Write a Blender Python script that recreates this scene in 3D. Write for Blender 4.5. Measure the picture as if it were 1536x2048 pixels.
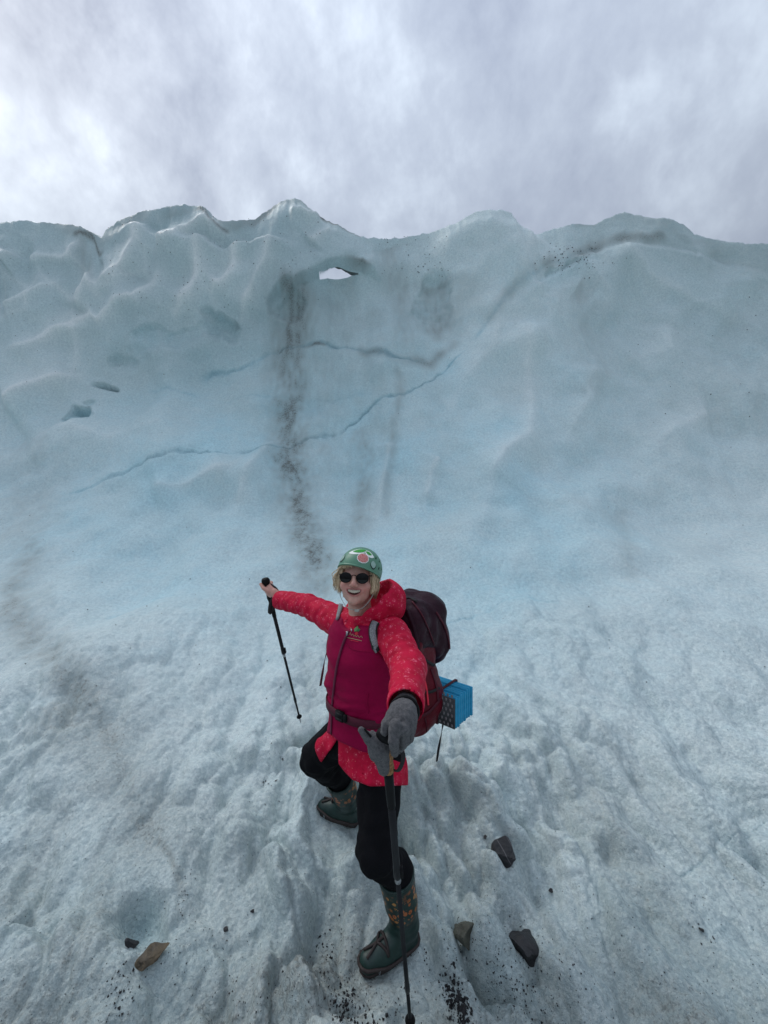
import bpy, bmesh, math, random
import numpy as np
from mathutils import Vector, Matrix

# ------------------------------------------------------------------ clear
for o in list(bpy.data.objects):
    bpy.data.objects.remove(o, do_unlink=True)
SC = bpy.context.scene
COL = SC.collection
random.seed(7)
RNG = np.random.default_rng(11)

# ------------------------------------------------------------------ camera
HC = 1.88
cam_d = bpy.data.cameras.new('camera')
cam_d.sensor_fit = 'HORIZONTAL'
cam_d.sensor_width = 36.0
cam_d.lens = 18.0
cam_d.clip_start = 0.05
cam_d.clip_end = 2000
cam = bpy.data.objects.new('camera', cam_d)
COL.objects.link(cam)
cam.location = (0, 0, HC)
cam.rotation_euler = (math.radians(90), 0, 0)
SC.camera = cam

# ------------------------------------------------------------------ sky and sun
SUN_EL = math.radians(47)
SUN_AZ = math.radians(-52)          # left of the view axis (+Y), behind thin cloud
sun_dir = Vector((math.sin(SUN_AZ) * math.cos(SUN_EL), math.cos(SUN_AZ) * math.cos(SUN_EL), math.sin(SUN_EL)))
world = bpy.data.worlds.new('World')
SC.world = world
world.use_nodes = True
wn, wl = world.node_tree.nodes, world.node_tree.links
wn.clear()


def N(nodes, t, **kw):
    n = nodes.new(t)
    for k, v in kw.items():
        if k in n.bl_rna.properties and not k[0].isupper():
            setattr(n, k, v)
    return n


w_out = wn.new('ShaderNodeOutputWorld')
w_sky = wn.new('ShaderNodeTexSky')
w_sky.sky_type = 'NISHITA'
w_sky.sun_disc = False
w_sky.sun_elevation = SUN_EL
w_sky.sun_rotation = SUN_AZ
w_bg1 = wn.new('ShaderNodeBackground')
w_bg1.inputs[1].default_value = 0.10
wl.new(w_sky.outputs[0], w_bg1.inputs[0])
w_tc = wn.new('ShaderNodeTexCoord')
w_map = wn.new('ShaderNodeMapping'); w_map.inputs['Rotation'].default_value = (0.2, 0.6, 0.3)
w_map.inputs['Scale'].default_value = (1.9, 1.9, 1.1)
w_map.inputs['Location'].default_value = (3.1, 0.4, 0.0)
wl.new(w_tc.outputs['Generated'], w_map.inputs[0])
w_n1 = wn.new('ShaderNodeTexNoise'); w_n1.inputs['Scale'].default_value = 1.5; w_n1.inputs['Detail'].default_value = 7
w_n1.inputs['Roughness'].default_value = 0.55; w_n1.inputs['Distortion'].default_value = 0.08
wl.new(w_map.outputs[0], w_n1.inputs['Vector'])
w_n2 = wn.new('ShaderNodeTexNoise'); w_n2.inputs['Scale'].default_value = 4.2; w_n2.inputs['Detail'].default_value = 5
w_n2.inputs['Roughness'].default_value = 0.6; w_n2.inputs['Distortion'].default_value = 0.12
wl.new(w_map.outputs[0], w_n2.inputs['Vector'])
w_mx = wn.new('ShaderNodeMix'); w_mx.data_type = 'FLOAT'; w_mx.inputs[0].default_value = 0.42
wl.new(w_n1.outputs[0], w_mx.inputs[2]); wl.new(w_n2.outputs[0], w_mx.inputs[3])
w_ramp = wn.new('ShaderNodeValToRGB')
cr = w_ramp.color_ramp
cr.elements[0].position = 0.36; cr.elements[0].color = (0.28, 0.32, 0.405, 1)
cr.elements[1].position = 0.64; cr.elements[1].color = (0.53, 0.60, 0.69, 1)
e = cr.elements.new(0.5); e.color = (0.375, 0.425, 0.51, 1)
wl.new(w_mx.outputs[0], w_ramp.inputs[0])
# thinner cloud around the hidden sun
w_dot = wn.new('ShaderNodeVectorMath'); w_dot.operation = 'DOT_PRODUCT'
w_dot.inputs[1].default_value = sun_dir
wl.new(w_tc.outputs['Generated'], w_dot.inputs[0])
w_clp = wn.new('ShaderNodeMath'); w_clp.operation = 'MAXIMUM'; w_clp.inputs[1].default_value = 0.0
wl.new(w_dot.outputs['Value'], w_clp.inputs[0])
w_pow = wn.new('ShaderNodeMath'); w_pow.operation = 'POWER'; w_pow.inputs[1].default_value = 9.0
wl.new(w_clp.outputs[0], w_pow.inputs[0])
w_gl = wn.new('ShaderNodeMath'); w_gl.operation = 'MULTIPLY'
wl.new(w_pow.outputs[0], w_gl.inputs[0])
w_glr = wn.new('ShaderNodeMapRange'); w_glr.inputs[1].default_value = 0.35; w_glr.inputs[2].default_value = 0.65
w_glr.inputs[3].default_value = 0.0; w_glr.inputs[4].default_value = 0.36
wl.new(w_mx.outputs[0], w_glr.inputs[0]); wl.new(w_glr.outputs[0], w_gl.inputs[1])
w_glc = wn.new('ShaderNodeMix'); w_glc.data_type = 'RGBA'; w_glc.blend_type = 'ADD'
wl.new(w_gl.outputs[0], w_glc.inputs[0]); wl.new(w_ramp.outputs[0], w_glc.inputs[6]); w_glc.inputs[7].default_value = (0.9, 0.93, 0.95, 1)
# overcast gradient: brightest overhead, steepened beyond a standard overcast sky to light the wall
w_sep = wn.new('ShaderNodeSeparateXYZ'); wl.new(w_tc.outputs['Generated'], w_sep.inputs[0])
w_zenith = wn.new('ShaderNodeMapRange'); w_zenith.inputs[1].default_value = 0.0; w_zenith.inputs[2].default_value = 1.0
w_zenith.inputs[3].default_value = 0.36; w_zenith.inputs[4].default_value = 1.85
wl.new(w_sep.outputs[2], w_zenith.inputs[0])
w_bg2 = wn.new('ShaderNodeBackground'); wl.new(w_zenith.outputs[0], w_bg2.inputs[1])
wl.new(w_glc.outputs[2], w_bg2.inputs[0])
w_ms = wn.new('ShaderNodeMixShader'); w_ms.inputs[0].default_value = 0.90
wl.new(w_bg1.outputs[0], w_ms.inputs[1]); wl.new(w_bg2.outputs[0], w_ms.inputs[2])
wl.new(w_ms.outputs[0], w_out.inputs[0])

sun_d = bpy.data.lights.new('sun', 'SUN')
sun_d.energy = 1.3
sun_d.angle = math.radians(32)
sun_d.color = (1.0, 0.97, 0.93)
sun = bpy.data.objects.new('sun', sun_d)
COL.objects.link(sun)
sun.rotation_euler = (-sun_dir).to_track_quat('-Z', 'Y').to_euler()

SC.view_settings.view_transform = 'Standard'
SC.view_settings.look = 'None'
SC.view_settings.exposure = 0.15
SC.view_settings.gamma = 1.0
SC.view_settings.use_curve_mapping = False
SC.cycles.use_denoising = True
SC.cycles.max_bounces = 4
SC.cycles.diffuse_bounces = 2
SC.cycles.glossy_bounces = 2
SC.cycles.transmission_bounces = 4


# ------------------------------------------------------------------ numpy helpers
def PX(px, py, d):
    """a photograph pixel (1536 x 2048) seen at a depth of d metres -> world point"""
    return np.array([(px - 768) / 768 * d, d, HC - (py - 1024) / 768 * d])


_perm = np.random.default_rng(3).permutation(256).astype(np.int32)
_perm = np.concatenate([_perm, _perm, _perm])
_g = np.random.default_rng(5).normal(size=(256, 3)).astype(np.float32)
_g /= np.linalg.norm(_g, axis=1, keepdims=True)
_gx, _gy, _gz = _g[:, 0].copy(), _g[:, 1].copy(), _g[:, 2].copy()


def perlin(p):
    p = np.ascontiguousarray(p, np.float32)
    n = len(p)
    if n <= 24000:
        return _perlin(p)
    out = np.empty(n, np.float32)
    for k in range(0, n, 20000):
        out[k:k + 20000] = _perlin(p[k:k + 20000])
    return out


def _perlin(p):
    fl = np.floor(p)
    f = p - fl
    i = fl.astype(np.int32) & 255
    u = f * f * f * (f * (f * 6 - 15) + 10)
    x, y, z = i[:, 0], i[:, 1], i[:, 2]
    fx, fy, fz = f[:, 0].copy(), f[:, 1].copy(), f[:, 2].copy()
    ux, uy, uz = u[:, 0].copy(), u[:, 1].copy(), u[:, 2].copy()
    x1, y1, z1 = (x + 1) & 255, (y + 1) & 255, (z + 1) & 255
    A, B = _perm[x], _perm[x1]
    AA, AB, BA, BB = _perm[A + y], _perm[A + y1], _perm[B + y], _perm[B + y1]

    def gd(h, dx, dy, dz):
        return _gx[h] * (fx - dx) + _gy[h] * (fy - dy) + _gz[h] * (fz - dz)
    a = gd(_perm[AA + z], 0, 0, 0); a += ux * (gd(_perm[BA + z], 1, 0, 0) - a)
    b = gd(_perm[AB + z], 0, 1, 0); b += ux * (gd(_perm[BB + z], 1, 1, 0) - b)
    a += uy * (b - a)
    c = gd(_perm[AA + z1], 0, 0, 1); c += ux * (gd(_perm[BA + z1], 1, 0, 1) - c)
    d = gd(_perm[AB + z1], 0, 1, 1); d += ux * (gd(_perm[BB + z1], 1, 1, 1) - d)
    c += uy * (d - c)
    return (a + uz * (c - a)) * 1.5


def fbm(p, oct=4, gain=0.5):
    s = 0; a = 1.0; t = 0
    for k in range(oct):
        s = s + a * perlin(p * (2.03 ** k) + 17.3 * k); t += a; a *= gain
    return s / t


def sstep(a, b, x):
    t = np.clip((x - a) / (b - a), 0, 1)
    return t * t * (3 - 2 * t)


def pline(px, py, pts, margin):
    """distance (pixels) of each point to a polyline, and position 0..1 along it; far points get 1e6"""
    pts = np.array(pts, np.float32)
    D = np.full(px.shape, 1e6, np.float32); T = np.zeros(px.shape, np.float32)
    m = (px > pts[:, 0].min() - margin) & (px < pts[:, 0].max() + margin) & (py > pts[:, 1].min() - margin) & (py < pts[:, 1].max() + margin)
    if not m.any():
        return D, T
    x, y = px[m], py[m]
    best = np.full(x.shape, 1e6, np.float32); bt = np.zeros(x.shape, np.float32)
    L = np.concatenate([[0], np.cumsum(np.linalg.norm(np.diff(pts, axis=0), axis=1))]); L /= L[-1]
    for k in range(len(pts) - 1):
        a, b = pts[k], pts[k + 1]
        ab = b - a
        t = np.clip(((x - a[0]) * ab[0] + (y - a[1]) * ab[1]) / (ab @ ab), 0, 1)
        d = np.hypot(x - a[0] - t * ab[0], y - a[1] - t * ab[1])
        q = d < best
        best[q] = d[q]; bt[q] = (L[k] + t * (L[k + 1] - L[k]))[q]
    D[m] = best; T[m] = bt
    return D, T


def inpoly(px, py, poly):
    c = np.zeros(px.shape, bool)
    n = len(poly)
    for k in range(n):
        (x1, y1), (x2, y2) = poly[k], poly[(k + 1) % n]
        if y1 == y2:
            continue
        q = ((y1 > py) != (y2 > py)) & (px < (x2 - x1) * (py - y1) / (y2 - y1) + x1)
        c ^= q
    return c


# ------------------------------------------------------------------ object helpers
def mesh_np(name, V, F, smooth=True):
    """V (n,3), F (m,3|4) arrays, or lists of mixed faces"""
    me = bpy.data.meshes.new(name)
    if isinstance(F, np.ndarray):
        k = F.shape[1]
        me.vertices.add(len(V)); me.vertices.foreach_set('co', np.asarray(V, np.float32).ravel())
        me.loops.add(F.size); me.loops.foreach_set('vertex_index', F.astype(np.int32).ravel())
        me.polygons.add(len(F)); me.polygons.foreach_set('loop_start', np.arange(0, F.size, k, dtype=np.int32))
        me.polygons.foreach_set('loop_total', np.full(len(F), k, np.int32))
        me.update(calc_edges=True)
    else:
        me.from_pydata([tuple(map(float, v)) for v in V], [], F)
        me.update()
    if smooth:
        me.polygons.foreach_set('use_smooth', np.ones(len(me.polygons), bool))
    return me


def obj(name, me, mat=None, parent=None, label=None, cat=None, group=None, kind=None):
    o = bpy.data.objects.new(name, me)
    COL.objects.link(o)
    if mat is not None and me is not None:
        if len(me.materials) == 0:
            me.materials.append(mat)
    if parent is not None:
        o.parent = parent
    if label: o['label'] = label
    if cat: o['category'] = cat
    if group: o['group'] = group
    if kind: o['kind'] = kind
    return o


def fattr(me, name, arr):
    a = me.attributes.new(name, 'FLOAT', 'POINT')
    a.data.foreach_set('value', np.asarray(arr, np.float32))


# ------------------------------------------------------------------ material helpers
class MT:
    def __init__(s, name):
        s.m = bpy.data.materials.new(name); s.m.use_nodes = True
        s.n = s.m.node_tree.nodes; s.l = s.m.node_tree.links
        s.b = s.n['Principled BSDF']
        s.tc = s.n.new('ShaderNodeTexCoord')

    def set(s, **kw):
        for k, v in kw.items():
            s.b.inputs[k.replace('_', ' ')].default_value = v
        return s

    def link(s, out, inp):
        s.l.new(out, inp if not isinstance(inp, str) else s.b.inputs[inp])

    def attr(s, name):
        a = s.n.new('ShaderNodeAttribute'); a.attribute_name = name
        return a.outputs['Fac']

    def mapping(s, scale=(1, 1, 1), rot=(0, 0, 0), src=None):
        m = s.n.new('ShaderNodeMapping'); m.inputs['Scale'].default_value = scale; m.inputs['Rotation'].default_value = rot
        s.l.new(src or s.tc.outputs['Object'], m.inputs[0])
        return m.outputs[0]

    def noise(s, scale, detail=3, rough=0.5, vec=None, dist=0.0):
        t = s.n.new('ShaderNodeTexNoise'); t.inputs['Scale'].default_value = scale
        t.inputs['Detail'].default_value = detail; t.inputs['Roughness'].default_value = rough; t.inputs['Distortion'].default_value = dist
        s.l.new(vec or s.tc.outputs['Object'], t.inputs['Vector'])
        return t.outputs[0]

    def voro(s, scale, feature='F1', vec=None, rand=1.0, out=0):
        t = s.n.new('ShaderNodeTexVoronoi'); t.feature = feature; t.inputs['Scale'].default_value = scale
        t.inputs['Randomness'].default_value = rand
        s.l.new(vec or s.tc.outputs['Object'], t.inputs['Vector'])
        return t.outputs[out] if isinstance(out, int) else t.outputs[out]

    def math(s, op, a, b=0.0, c=None, clamp=False):
        m = s.n.new('ShaderNodeMath'); m.operation = op; m.use_clamp = clamp
        for i, v in enumerate((a, b) if c is None else (a, b, c)):
            if isinstance(v, (int, float)): m.inputs[i].default_value = v
            else: s.l.new(v, m.inputs[i])
        return m.outputs[0]

    def rng(s, x, a, b, c=0.0, d=1.0, smooth=False):
        m = s.n.new('ShaderNodeMapRange'); m.inputs[1].default_value = a; m.inputs[2].default_value = b
        m.inputs[3].default_value = c; m.inputs[4].default_value = d
        if smooth: m.interpolation_type = 'SMOOTHSTEP'
        s.l.new(x, m.inputs[0])
        return m.outputs[0]

    def mix(s, f, a, b, blend='MIX'):
        m = s.n.new('ShaderNodeMix'); m.data_type = 'RGBA'; m.blend_type = blend
        for i, v in ((0, f), (6, a), (7, b)):
            if isinstance(v, (int, float)): m.inputs[i].default_value = v
            elif isinstance(v, (tuple, list)): m.inputs[i].default_value = (*v[:3], 1)
            else: s.l.new(v, m.inputs[i])
        return m.outputs[2]

    def bump(s, h, strength=0.3, dist=0.01, nrm=None):
        b = s.n.new('ShaderNodeBump'); b.inputs['Strength'].default_value = strength; b.inputs['Distance'].default_value = dist
        s.l.new(h, b.inputs['Height'])
        if nrm is not None: s.l.new(nrm, b.inputs['Normal'])
        return b.outputs[0]

    def fin(s, color=None, rough=None, normal=None):
        if color is not None:
            if isinstance(color, (tuple, list)): s.b.inputs['Base Color'].default_value = (*color[:3], 1)
            else: s.l.new(color, s.b.inputs['Base Color'])
        if rough is not None:
            if isinstance(rough, (int, float)): s.b.inputs['Roughness'].default_value = rough
            else: s.l.new(rough, s.b.inputs['Roughness'])
        if normal is not None: s.l.new(normal, s.b.inputs['Normal'])
        return s.m


def plain(name, col, rough=0.6, var=0.12, scale=60, bump=0.15, metal=0.0, bd=0.002, spec=0.3):
    t = MT(name)
    n = t.noise(scale, 4, 0.6)
    c = t.mix(t.rng(n, 0.3, 0.7), tuple(x * (1 - var) for x in col), tuple(min(1, x * (1 + var)) for x in col))
    t.set(Metallic=metal, Specular_IOR_Level=spec)
    return t.fin(c, rough, t.bump(n, bump, bd))

# ================================================================== THE GLACIER
# profile of the ice (y, z) from behind the camera, up the slope, up the wall
prof = np.array([(-70, -3.0), (-20, -1.2), (-6, -0.35), (-1, -0.03), (0.6, 0.0), (1.45, 0.0), (1.85, 0.045), (2.2, 0.165), (2.7, 0.385), (3.3, 0.66), (4.0, 1.0),
                 (4.8, 1.46), (5.6, 2.05), (6.3, 2.85), (6.9, 3.9), (7.3, 5.0), (7.6, 6.1), (7.85, 7.45)], float)


def catmull(P, n):
    out = []
    P = np.vstack([2 * P[0] - P[1], P, 2 * P[-1] - P[-2]])
    for k in range(1, len(P) - 2):
        p0, p1, p2, p3 = P[k - 1:k + 3]
        for t in np.linspace(0, 1, n, endpoint=False):
            out.append(0.5 * ((2 * p1) + (-p0 + p2) * t + (2 * p0 - 5 * p1 + 4 * p2 - p3) * t * t + (-p0 + 3 * p1 - 3 * p2 + p3) * t ** 3))
    out.append(P[-2])
    return np.array(out)


pc = catmull(prof, 60)


def ground_z(y):
    return np.interp(y, pc[:, 0], pc[:, 1])


# rows: dense where the view is dense
ang = np.arctan2(HC - pc[:, 1], np.maximum(pc[:, 0], 0.02))      # depression
vis = pc[:, 0] > 1.15
pv = pc[vis]; pyv = 1024 + 768 * (HC - pv[:, 1]) / pv[:, 0]
NROW = 800
tr = np.linspace(pyv[0], pyv[-1], NROW)
ry = np.interp(-tr, -pyv, pv[:, 0]); rz = np.interp(-tr, -pyv, pv[:, 1])
back = pc[pc[:, 0] <= 1.14][::8]
rows = np.vstack([back, np.stack([ry, rz], 1)])
NB = len(back)
# columns
NCOL = 640
a_in = np.linspace(-1.12, 1.12, NCOL)
grow = 1.12 + np.cumsum(0.02 * 1.28 ** np.arange(18))
acol = np.concatenate([-grow[::-1], a_in, grow])
wrow = np.maximum(rows[:, 0], 1.35)
wrow[:NB] = np.linspace(1.35 + 6, 1.35, NB)
GX = acol[None, :] * wrow[:, None]
GY = np.repeat(rows[:, 0][:, None], len(acol), 1)
GZ = np.repeat(rows[:, 1][:, None], len(acol), 1)
# crest line of the wall, as height of the top over the camera at the crest depth
crest_px = [(-900, 470), (-500, 452), (-260, 470), (-80, 448), (0, 446), (40, 441), (100, 446), (160, 451), (180, 462), (203, 477), (210, 462), (235, 441), (275, 426), (330, 413), (370, 411), (405, 413), (425, 432), (445, 440),
            (475, 438), (505, 440), (525, 428), (545, 414), (565, 402), (590, 395), (612, 408), (640, 432), (670, 448), (705, 465), (735, 475), (770, 478), (805, 476), (840, 470), (880, 458),
            (930, 436), (950, 424), (975, 420), (1005, 420), (1022, 426), (1035, 444), (1068, 470), (1100, 460), (1145, 447), (1190, 450), (1215, 436), (1250, 425), (1280, 431), (1310, 437),
            (1345, 438), (1368, 450), (1390, 468), (1430, 480), (1480, 486), (1536, 489), (1650, 500), (1800, 470), (2100, 480), (2500, 500)]
cp = np.array(crest_px, float)
YC = 7.85
zc0 = HC + (1024 - cp[:, 1]) / 768 * YC
xc0 = (cp[:, 0] - 768) / 768 * YC
ZC = np.interp(GX, xc0, zc0)
zb = 3.6
up = np.clip((GZ - zb) / (7.45 - zb), 0, 1)
GZ = GZ + (ZC - 7.45) * up * up * (1.6 - 0.6 * up)
# the crest recedes or leans a little from place to place
GY += up ** 1.5 * 0.25 * np.sin(GX * 0.55 + 0.7) * sstep(0.1, 1, up)
# gentle bowl: far sides come forward
GY -= sstep(4.5, 9, np.abs(GX)) * sstep(1.0, 4.0, GZ) * 0.5
S = GX.shape
P0 = np.stack([GX, GY, GZ], -1).astype(np.float32)
du = np.gradient(P0, axis=1); dv = np.gradient(P0, axis=0)
NR = np.cross(du, dv); NR /= np.linalg.norm(NR, axis=-1, keepdims=True) + 1e-9
P = P0.reshape(-1, 3); NN = NR.reshape(-1, 3)
yy = np.maximum(P[:, 1], 0.3)
px = 768 + P[:, 0] / yy * 768
py = 1024 + (HC - P[:, 2]) / yy * 768
front = P[:, 1] > 0.6
py[~front] = 3000
upf = up.reshape(-1)
wall = 1 - sstep(1110, 1640, py + 90 * perlin(P * 0.9) + 40 * perlin(P * 2.3))            # 1 on the smooth wall, 0 on the lumpy slope
disp = np.zeros(len(P), np.float32)
dirt_shade = np.zeros(len(P), np.float32); blue = np.zeros(len(P), np.float32); white = np.zeros(len(P), np.float32)

# ---- broad swells
disp += 0.55 * fbm(P * np.array([0.42, 0.42, 0.30]) + 3.1, 3) * (0.35 + 0.65 * wall)
disp += wall * 0.20 * fbm(P * np.array([0.9, 0.9, 0.75]) + 9.7, 3)
# ---- scalloped face: concave bowls meeting in cusps, drawn out along the drip direction
def scallop(q, seed, jitter=0.85):
    """squared distance to the nearest jittered lattice point (2-D)"""
    i = np.floor(q).astype(np.int32)
    d1 = np.full(len(q), 9.0, np.float32); d2 = d1.copy()
    for ax in (-1, 0, 1):
        for ay in (-1, 0, 1):
            cx, cy = i[:, 0] + ax, i[:, 1] + ay
            h = _perm[_perm[(cx + seed) & 255] + (cy & 255)]
            h2 = _perm[h + 91]
            d = (cx + 0.5 + jitter * (h / 255 - 0.5) - q[:, 0]) ** 2 + (cy + 0.5 + jitter * (h2 / 255 - 0.5) - q[:, 1]) ** 2
            n1 = np.minimum(d1, d); d2 = np.minimum(d2, np.maximum(d1, d)); d1 = n1
    return np.sqrt(d1), np.sqrt(d2)


wx = P[:, 0] + 0.25 * perlin(P * 0.7 + 5); wz = P[:, 2] + 0.25 * perlin(P * 0.7 + 25)
ca, sa = math.cos(0.5), math.sin(0.5)
q = np.stack([(wx * ca + wz * sa) / 0.62, (-wx * sa + wz * ca) / 1.15], 1)
f1, f2 = scallop(q, 13)
edge = f2 - f1
scal_m = wall * np.clip(sstep(0, 1, (560 - px) / 300) * sstep(760, 560, py) + 0.30 * sstep(900, 1150, px) * sstep(1100, 700, py) + 0.10, 0, 1)
disp += scal_m * (0.22 - 0.15 * sstep(700, 450, px)) * (f1 ** 2 * 1.3 - 0.35)
white += scal_m * (0.22 * np.exp(-edge / 0.09) + 0.16 * np.exp(-edge / 0.28)) * np.clip(0.45 + 1.4 * perlin(P * 0.9 + 15), 0, 1.2)  # cusp whitening also paints relief light between the bowls
# ---- explicit ridge lines of the photograph (cusps: white crust plus painted relief light)
ridges = [
    ([(292, 428), (288, 480), (270, 525), (235, 555), (205, 562)], 1.0, 26), ([(418, 470), (412, 560), (392, 600), (365, 628)], 1.0, 24),
    ([(486, 478), (480, 535), (462, 565), (436, 590)], 1.0, 24), ([(556, 490), (545, 545), (500, 610), (488, 630)], .8, 24),
    ([(326, 470), (352, 479), (376, 472), (402, 455), (440, 440), (450, 425)], .9, 20), ([(0, 505), (20, 493), (22, 488)], .6, 16),
    ([(45, 505), (140, 503), (150, 480), (158, 465)], .6, 18), ([(0, 700), (55, 695), (105, 660), (160, 645), (215, 640), (260, 610), (295, 615), (325, 575), (332, 545)], .9, 26),
    ([(0, 605), (30, 598), (80, 580), (108, 565)], .7, 18), ([(0, 815), (45, 790), (90, 762), (150, 745)], .9, 24), ([(165, 625), (185, 590), (205, 550)], .6, 16),
    ([(580, 440), (625, 438), (640, 430)], .7, 14), ([(620, 500), (640, 478), (665, 470)], .5, 14), ([(150, 645), (148, 700), (140, 745)], .4, 18),
    ([(1042, 640), (1048, 740), (1056, 820), (1048, 890), (1000, 935), (975, 985), (968, 1040)], .9, 30), ([(1180, 740), (1165, 810), (1130, 880), (1128, 930)], .5, 26),
    ([(1000, 590), (985, 700), (920, 780), (890, 850)], .5, 26), ([(1336, 640), (1320, 700), (1230, 740)], .4, 30), ([(1420, 830), (1330, 870), (1300, 905)], .6, 26),
    ([(1220, 1000), (1120, 1040), (1050, 1100), (1000, 1180)], .25, 34), ([(880, 930), (860, 960), (850, 1010)], .6, 14), ([(1068, 480), (1040, 540), (1030, 600)], .35, 18),
    ([(560, 870), (500, 960), (470, 1010)], .4, 20), ([(300, 990), (380, 975), (480, 945)], .4, 18), ([(780, 880), (770, 950), (755, 1020)], .5, 12),
    ([(1230, 490), (1300, 555), (1380, 580), (1460, 620)], .5, 22), ([(40, 880), (120, 860), (220, 880), (330, 860)], .3, 26),
]
n_r = perlin(P * 2.2 + 31); n_w = np.clip(0.9 + 0.35 * perlin(P * 1.9 + 37), 0.6, 1.2)
for pts, amp, w in ridges:
    D, T = pline(px, py, pts, w * 8)
    D = D + 3 * n_r
    D = np.abs(D)
    fade = sstep(0, 0.15, T) * (1 - sstep(0.8, 1.0, T) * 0.6)
    soft = 5.0 if pts[0][0] < 700 else (0.28 * w) ** 2
    disp += amp * fade * 0.34 * np.exp(-np.sqrt(D * D + soft) / (w * 1.5))
    white += amp * fade * ((1.15 if pts[0][0] < 700 else 0.7) * np.exp(-np.sqrt(D * D + soft) / 6.5) + 0.45 * np.exp(-D / (w * 1.0))) * n_w

# ---- cracks: thin grooves of clear blue ice
cracks = [
    ([(100, 985), (150, 975), (200, 964), (250, 952), (300, 938), (360, 922), (400, 916), (430, 919), (470, 914), (540, 902), (575, 890), (600, 880), (640, 866), (680, 858), (705, 844), (735, 824), (760, 806), (800, 795), (850, 772), (890, 750), (915, 725), (940, 700)], 1.0, 2.8),
    ([(940, 700), (975, 650), (1005, 612), (1040, 585), (1080, 556), (1130, 530), (1175, 508), (1215, 490)], 0.32, 6.0),
    ([(385, 746), (430, 738), (470, 732), (530, 708), (565, 694), (600, 692), (640, 685), (675, 692), (705, 702), (735, 718), (770, 724), (810, 729), (860, 735)], 0.9, 4.5),
    ([(270, 772), (350, 778), (420, 795), (500, 792), (580, 796), (700, 797), (760, 792)], 0.3, 3.0),
    ([(200, 1228), (260, 1215), (300, 1200), (352, 1186)], 0.5, 4.0), ([(880, 1258), (940, 1228), (1010, 1204), (1060, 1200), (1120, 1212)], 0.4, 3.0),
    ([(1560, 1610), (1490, 1660), (1430, 1700), (1350, 1745)], 0.25, 3.0),
]
wob = 5.0 * perlin(P * 3.2 + 51) + 4.0 * perlin(P * 9 + 51)
n_c = np.clip(perlin(P * 1.6 + 71) + .3, 0, 1); n_cc = np.clip(0.55 + 0.7 * perlin(P * 2.6 + 72) + .3 * perlin(P * 12), 0.1, 1)
clear = np.zeros(len(P), np.float32)
for pts, amp, w in cracks:
    D, T = pline(px, py + wob, pts, 90)
    th = w * (0.45 + 0.9 * n_c)
    e = sstep(0, 0.08, T) * (1 - sstep(0.93, 1.0, T))
    g = np.exp(-(D / th) ** 2) * n_cc
    disp -= amp * e * 0.035 * g
    blue += amp * e * (1.2 * g + 0.16 * np.exp(-D / 30)); clear = np.maximum(clear, amp * e * g)
    white -= amp * e * 0.4 * g

# grit caught in the cracks
n_g1, n_g2 = perlin(P * 4), perlin(P * 3 + 8)
for pts, amp, w in [([(960, 660), (1005, 612), (1060, 570), (1120, 535), (1190, 500)], 0.40, 14.0), ([(550, 704), (565, 694), (600, 692), (640, 685), (660, 688)], 1.0, 5.0), ([(700, 702), (735, 718), (770, 724), (810, 729), (860, 735), (880, 715), (905, 690), (925, 678)], 0.7, 13.0),
                    ([(1060, 566), (1100, 545), (1150, 520), (1200, 492), (1230, 475), (1300, 470), (1350, 455)], 0.75, 17.0)]:
    D, T = pline(px, py + 4 * n_g1, pts, 70)
    dirt_shade = np.maximum(dirt_shade, amp * np.exp(-(D / w) ** 2) * sstep(0, 0.1, T) * (1 - sstep(.9, 1, T)) * (0.7 + 0.6 * n_g2))

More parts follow.
